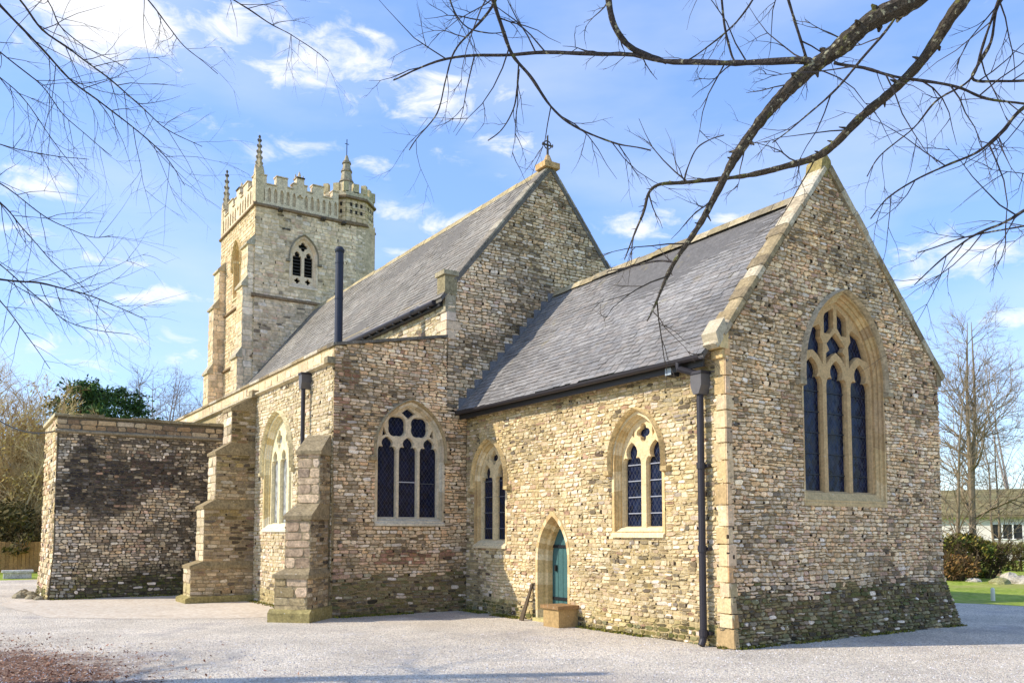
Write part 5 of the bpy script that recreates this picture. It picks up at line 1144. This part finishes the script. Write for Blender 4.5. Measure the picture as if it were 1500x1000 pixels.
wf.pbox(PH, -1.7, 0, 1.25, 1.32, -.08, .05, lin(230, 226, 220)); wf.pbox(PH, -1.7, 0, 2.18, 2.25, -.08, .028, lin(230, 226, 220)); wo = wf.build('window', M['plaster'], bung)
gp_ = MB(); gp_.poly([PH(-1.65, 1.3, -.05), PH(-.05, 1.3, -.05), PH(-.05, 2.2, -.05), PH(-1.65, 2.2, -.05)], lin(30, 32, 34)); gp_.build('pane', M['iron'], wo)
for k, (px, d, rr_, c) in enumerate([(1424, 33.6, .28, (190, 182, 162)), (1462, 32.5, .34, (150, 146, 100)), (1478, 33.5, .36, (180, 172, 154)), (1494, 33.0, .34, (172, 164, 146))]):
    rock('garden_rock', gp(px, d), rr_, lin(*c), 330 + k, ['pale flat rock at the foot of the ivy shrub', 'mossy rounded rock on the far edge of the lawn', 'tall pale rock behind the mossy one', 'pale rock at the right end of the row'][k], 'rock', 'garden rocks along the lawn', (.5, .7, 1.0, .8)[k])
mk = MB(); p = gp(1451, 24.2); mk.tube([p, p + V((0, 0, .28)), p + V((0, 0, .32))], [.05, .05, .03], 8, lin(232, 228, 214)); tag(mk.build('marker_post', M['plaster']), 'short white marker post at the gravel edge of the lawn', 'post')

# left side: thicket, conifer, hedge, fence
THK = pal((210, 184, 132), (196, 166, 116), (216, 194, 146), (180, 152, 110))
spots = [(-40, 47, 9.6), (-5, 46, 8.6), (25, 46, 8.4), (52, 47, 9.4), (82, 50, 8.6), (105, 47, 7.6), (10, 45, 6.6), (40, 46, 7.0), (60, 52, 8.8), (-25, 46, 6.8)]
lab = ['tall straw-coloured leafless thicket shrub at the left edge', 'bushy brown leafless shrub behind the fence, left end', 'brown leafless shrub just above the wooden fence', 'highest yellowish leafless shrub left of the porch', 'leafless shrub showing over the porch corner', 'leafless shrub beside the dark conifer', 'low brown leafless shrub directly behind the fence', 'low tangled leafless shrub next to the porch edge', 'pale leafless shrub at the back of the thicket', 'low leafless shrub at the extreme left']
for k, (px, d, H) in enumerate(spots):
    t = bare_tree('bare_shrub', lab[k], gp(px, d), H, 5, 1.8, THK[k % 4], 400 + k, 'leafless shrubs of the thicket', r0=.09, lev=2, kids=16, tr=.02, up=1.2, cat='shrub', Lk=.30, kk=(4, 7))
    f = MB(); leaves(f, V(gp(px, d)) + V((0, 0, H * .55)), (1.8, 1.8, H * .45), 700, .08, pal((216, 190, 112), (196, 170, 98), (224, 202, 132)), random.Random(k), thr=.0, ns=.7); f.build('foliage', M['leaf'], t)
EVG = pal((58, 84, 42), (72, 100, 50), (46, 66, 38), (90, 112, 56))
shrub('hedge', 'dark evergreen hedge behind the wooden fence', gp(15, 44), (3.4, 1.2, 3.0), 3200, pal((92, 86, 44), (74, 70, 40), (112, 98, 56)), 421, leaf=.13, stems=18, cat='hedge')
def conifer(label, base, H, R, seed):
    rng = random.Random(seed); t = thing('conifer', base, label, 'conifer', 'conifers behind the porch'); base = V(base); tk = MB(); tk.tube([base, base + V((0, 0, H))], [.25, .04], 7, lin(80, 64, 50)); tk.build('trunk', M['bark'], t); f = MB()
    for k in range(120):
        q_ = rng.uniform(.25, 1.0); z = H * q_; a_ = rng.uniform(0, 2 * pi); L_ = R * (1.04 - q_) ** .6 * rng.uniform(.35, 1.15); d = V((cos(a_), sin(a_), rng.uniform(.1, .5))); tip = base + V((0, 0, z)) + d * L_
        tk_ = rng.uniform(.35, .8); tone = rng.uniform(.6, 1.4)
        for j in range(70):
            o_ = rdir(rng) * rng.random() ** .5; p = tip - d * (L_ * .5 * rng.random() ** 2) + V((o_.x * tk_, o_.y * tk_, o_.z * tk_ * .55)); s = rng.uniform(.09, .2); x = rdir(rng); y = (d * .6 + rdir(rng)).normalized()
            f.poly([p, p + y * s * 1.4 + x * s * .35, p + y * s * 2.0, p + y * s * 1.2 - x * s * .4], mul(rng.choice(EVG), tone * rng.uniform(.7, 1.3)))
    f.build('crown', M['leaf'], t)
conifer('dark green conifer showing above the porch parapet, the taller one', gp(140, 56), 10.0, 3.8, 431)
conifer('dark green conifer beside the straw-coloured thicket, the shorter one', gp(112, 54), 9.9, 4.0, 432)
conifer('small conifer lowest of the three above the porch parapet', gp(178, 58), 10.3, 4.4, 433)
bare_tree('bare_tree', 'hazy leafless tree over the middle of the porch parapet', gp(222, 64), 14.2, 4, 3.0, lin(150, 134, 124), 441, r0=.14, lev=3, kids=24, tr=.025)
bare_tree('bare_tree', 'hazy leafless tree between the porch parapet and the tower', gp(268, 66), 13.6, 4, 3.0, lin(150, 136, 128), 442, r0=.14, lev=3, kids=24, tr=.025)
fb = gp(20, 41.5); fd_ = V((fb.x, fb.y, 0)).normalized(); fU = V((fd_.y, -fd_.x, 0)); fence = thing('wooden_fence', fb, 'tan vertical board fence at the left edge behind the grass', 'fence'); PFn = axis(fb, fU, -fd_); rf = random.Random(3)
f = MB(); u = -5.0
while u < 3.2: f.pbox(PFn, u, u + .14, .03, 1.28 + rf.uniform(-.02, .02), -.01, .012, mul(lin(176, 136, 88), rf.uniform(.85, 1.15)), 0, .004); u += .148
f.build('board_panel', M['wood'], fence)
u = -5
while u < 3.3: p = MB(); p.pbox(PFn, u - .06, u + .06, 0, 1.38, -.13, -.012, lin(140, 108, 74), 0, .008); p.build('post', M['wood'], fence); u += 2.05
ls = MB(); p = gp(28, 36.5); ls.prism([p + V((-.1, -.45, 0)), p + V((.1, -.45, 0)), p + V((.1, .45, 0)), p + V((-.1, .45, 0))], V((0, 0, .22)), lin(206, 204, 204)); ls.prism([p + V((-.16, -.5, .22)), p + V((.16, -.5, .22)), p + V((.16, .5, .22)), p + V((-.16, .5, .22))], V((0, 0, .08)), lin(214, 212, 212)); tag(ls.build('grave_slab', M['weathered']), 'low pale stone slab on the grass by the fence', 'stone slab')
# far tree belt beyond everything
rng = random.Random(500); fb_ = MB(); DW = pal((132, 122, 104), (120, 108, 92), (140, 134, 108), (104, 104, 78))
for k in range(520):
    a_ = radians(60 + 180 * (k + rng.random()) / 520); d = rng.uniform(150, 215); p = V((cos(a_) * d, sin(a_) * d, 0)); hh = rng.uniform(4.5, 8.5); c0 = rng.choice(DW)
    for s in range(46):
        t = rng.random() ** .8; o_ = rdir(rng); q_ = p + V((o_.x * 2.6 * (1.15 - t * .6), o_.y * 2.6, 0)) + V((0, 0, hh * t)); sz = rng.uniform(.25, .8); x, y = rdir(rng), rdir(rng); fb_.poly([q_ - x * sz, q_ + y * sz, q_ + x * sz, q_ - y * sz], mul(c0, rng.uniform(.75, 1.2)))
o = fb_.build('distant_wood', M['leaf']); o['kind'] = 'stuff'; tag(o, 'distant belt of bare woodland on the horizon', 'woodland')

# ------------------------------------------------------------------ moss and weeds at the foot of the walls
rng = random.Random(640); wd = MB(); WC = pal((134, 132, 48), (110, 116, 44), (156, 146, 66), (88, 96, 40), (140, 120, 70))
def weeds(a_, b_, n, w):
    a_, b_ = V((*a_, 0)), V((*b_, 0)); t_ = (b_ - a_).normalized(); o_ = V((t_.y, -t_.x, 0))
    for k in range(n):
        t = rng.random()
        if noise.noise(V((t * (b_ - a_).length * .9, n, 2.2))) < -.12: continue
        p = a_.lerp(b_, t) + o_ * (w * rng.random() ** 2.5); h_ = rng.uniform(.01, .055); s = rng.uniform(.006, .02); d = V((rng.uniform(-1, 1), rng.uniform(-1, 1), 0)) * h_ * .6; c = mul(rng.choice(WC), rng.uniform(.6, 1.2)); x = V((rng.uniform(-1, 1), rng.uniform(-1, 1), 0)).normalized() * s
        wd.poly([p - x, p + x, p + d + V((0, 0, h_))], c); wd.poly([p - x + d * .4, p + x * 1.6 + V((0, 0, h_ * .4)), p - d * .6 + V((0, 0, h_ * .6))], c)
weeds((XA, YS - .01), (-13.5, YS - .01), 1500, .22); weeds((-12.1, YS - .01), (-8.65, YS - .01), 1300, .12); weeds((XE + .1, YS), (XE + .1, YN + .35), 1500, .10); weeds((XA + .02, 6.4), (XA + .02, 9.4), 1300, .18); weeds((XP + .06, 2.2), (XP + .06, YA), 1000, .2); weeds((-21.1, YA - .02), (-16.6, YA - .02), 900, .2)
o = wd.build('moss', M['leaf']); o['kind'] = 'stuff'; tag(o, 'green moss and small weeds along the foot of the walls', 'moss')

# ------------------------------------------------------------------ loose stuff on the gravel
rng = random.Random(600); pb_ = MB(); PC = pal((206, 196, 190), (226, 218, 212), (176, 166, 162), (236, 230, 226), (150, 142, 140), (196, 178, 166))
for k in range(16000):
    t = rng.random(); d = 5.5 + 9 * t ** 1.3; px = rng.uniform(-40, 1540); q_ = ray(px, 780); p = V((q_.x, q_.y, 0)).normalized() * d
    if p.y > 9.2 and p.x < -8.5: continue
    s = rng.uniform(.005, .013); c = mul(rng.choice(PC), rng.uniform(.7, 1.0)); i = len(pb_.v); a_ = rng.uniform(0, 6); x, y = V((cos(a_), sin(a_), 0)) * s * rng.uniform(.8, 1.5), V((-sin(a_), cos(a_), 0)) * s
    pb_.v.extend([p + x, p + y, p - x, p - y, p + V((0, 0, s * .9)) + x * .2]); 
    for (m, n) in ((0, 1), (1, 2), (2, 3), (3, 0)): pb_.face((i + m, i + n, i + 4), c)
o = pb_.build('loose_gravel', M['pebble']); o['kind'] = 'stuff'; tag(o, 'loose pale gravel chippings scattered over the yard', 'gravel')
lf = MB(); LC = pal((150, 104, 78), (126, 86, 64), (170, 130, 100), (104, 74, 58), (184, 152, 122), (140, 96, 70))
n = 0
while n < 5000:
    px, py = rng.gauss(0, 170), rng.uniform(905, 1060); 
    if py < 925 + .35 * max(0, px) * rng.random() * 1.4: continue
    q_ = ray(px, py); t = -EYE.z / q_.z; p = EYE + q_ * t; p.z = rng.uniform(.008, .025); s = rng.uniform(.012, .034); x = (V((rng.uniform(-1, 1), rng.uniform(-1, 1), rng.uniform(-.5, .5)))).normalized() * s; y = V((-x.y, x.x, rng.uniform(-.5, .5) * s)) * .55
    lf.poly([p - x, p - x * .3 + y, p + x, p - x * .3 - y], mul(rng.choice(LC), rng.uniform(.7, 1.2))); n += 1
o = lf.build('leaf_litter', M['leaf']); o['kind'] = 'stuff'; tag(o, 'drift of brown fallen leaves on the gravel at lower left', 'leaves')
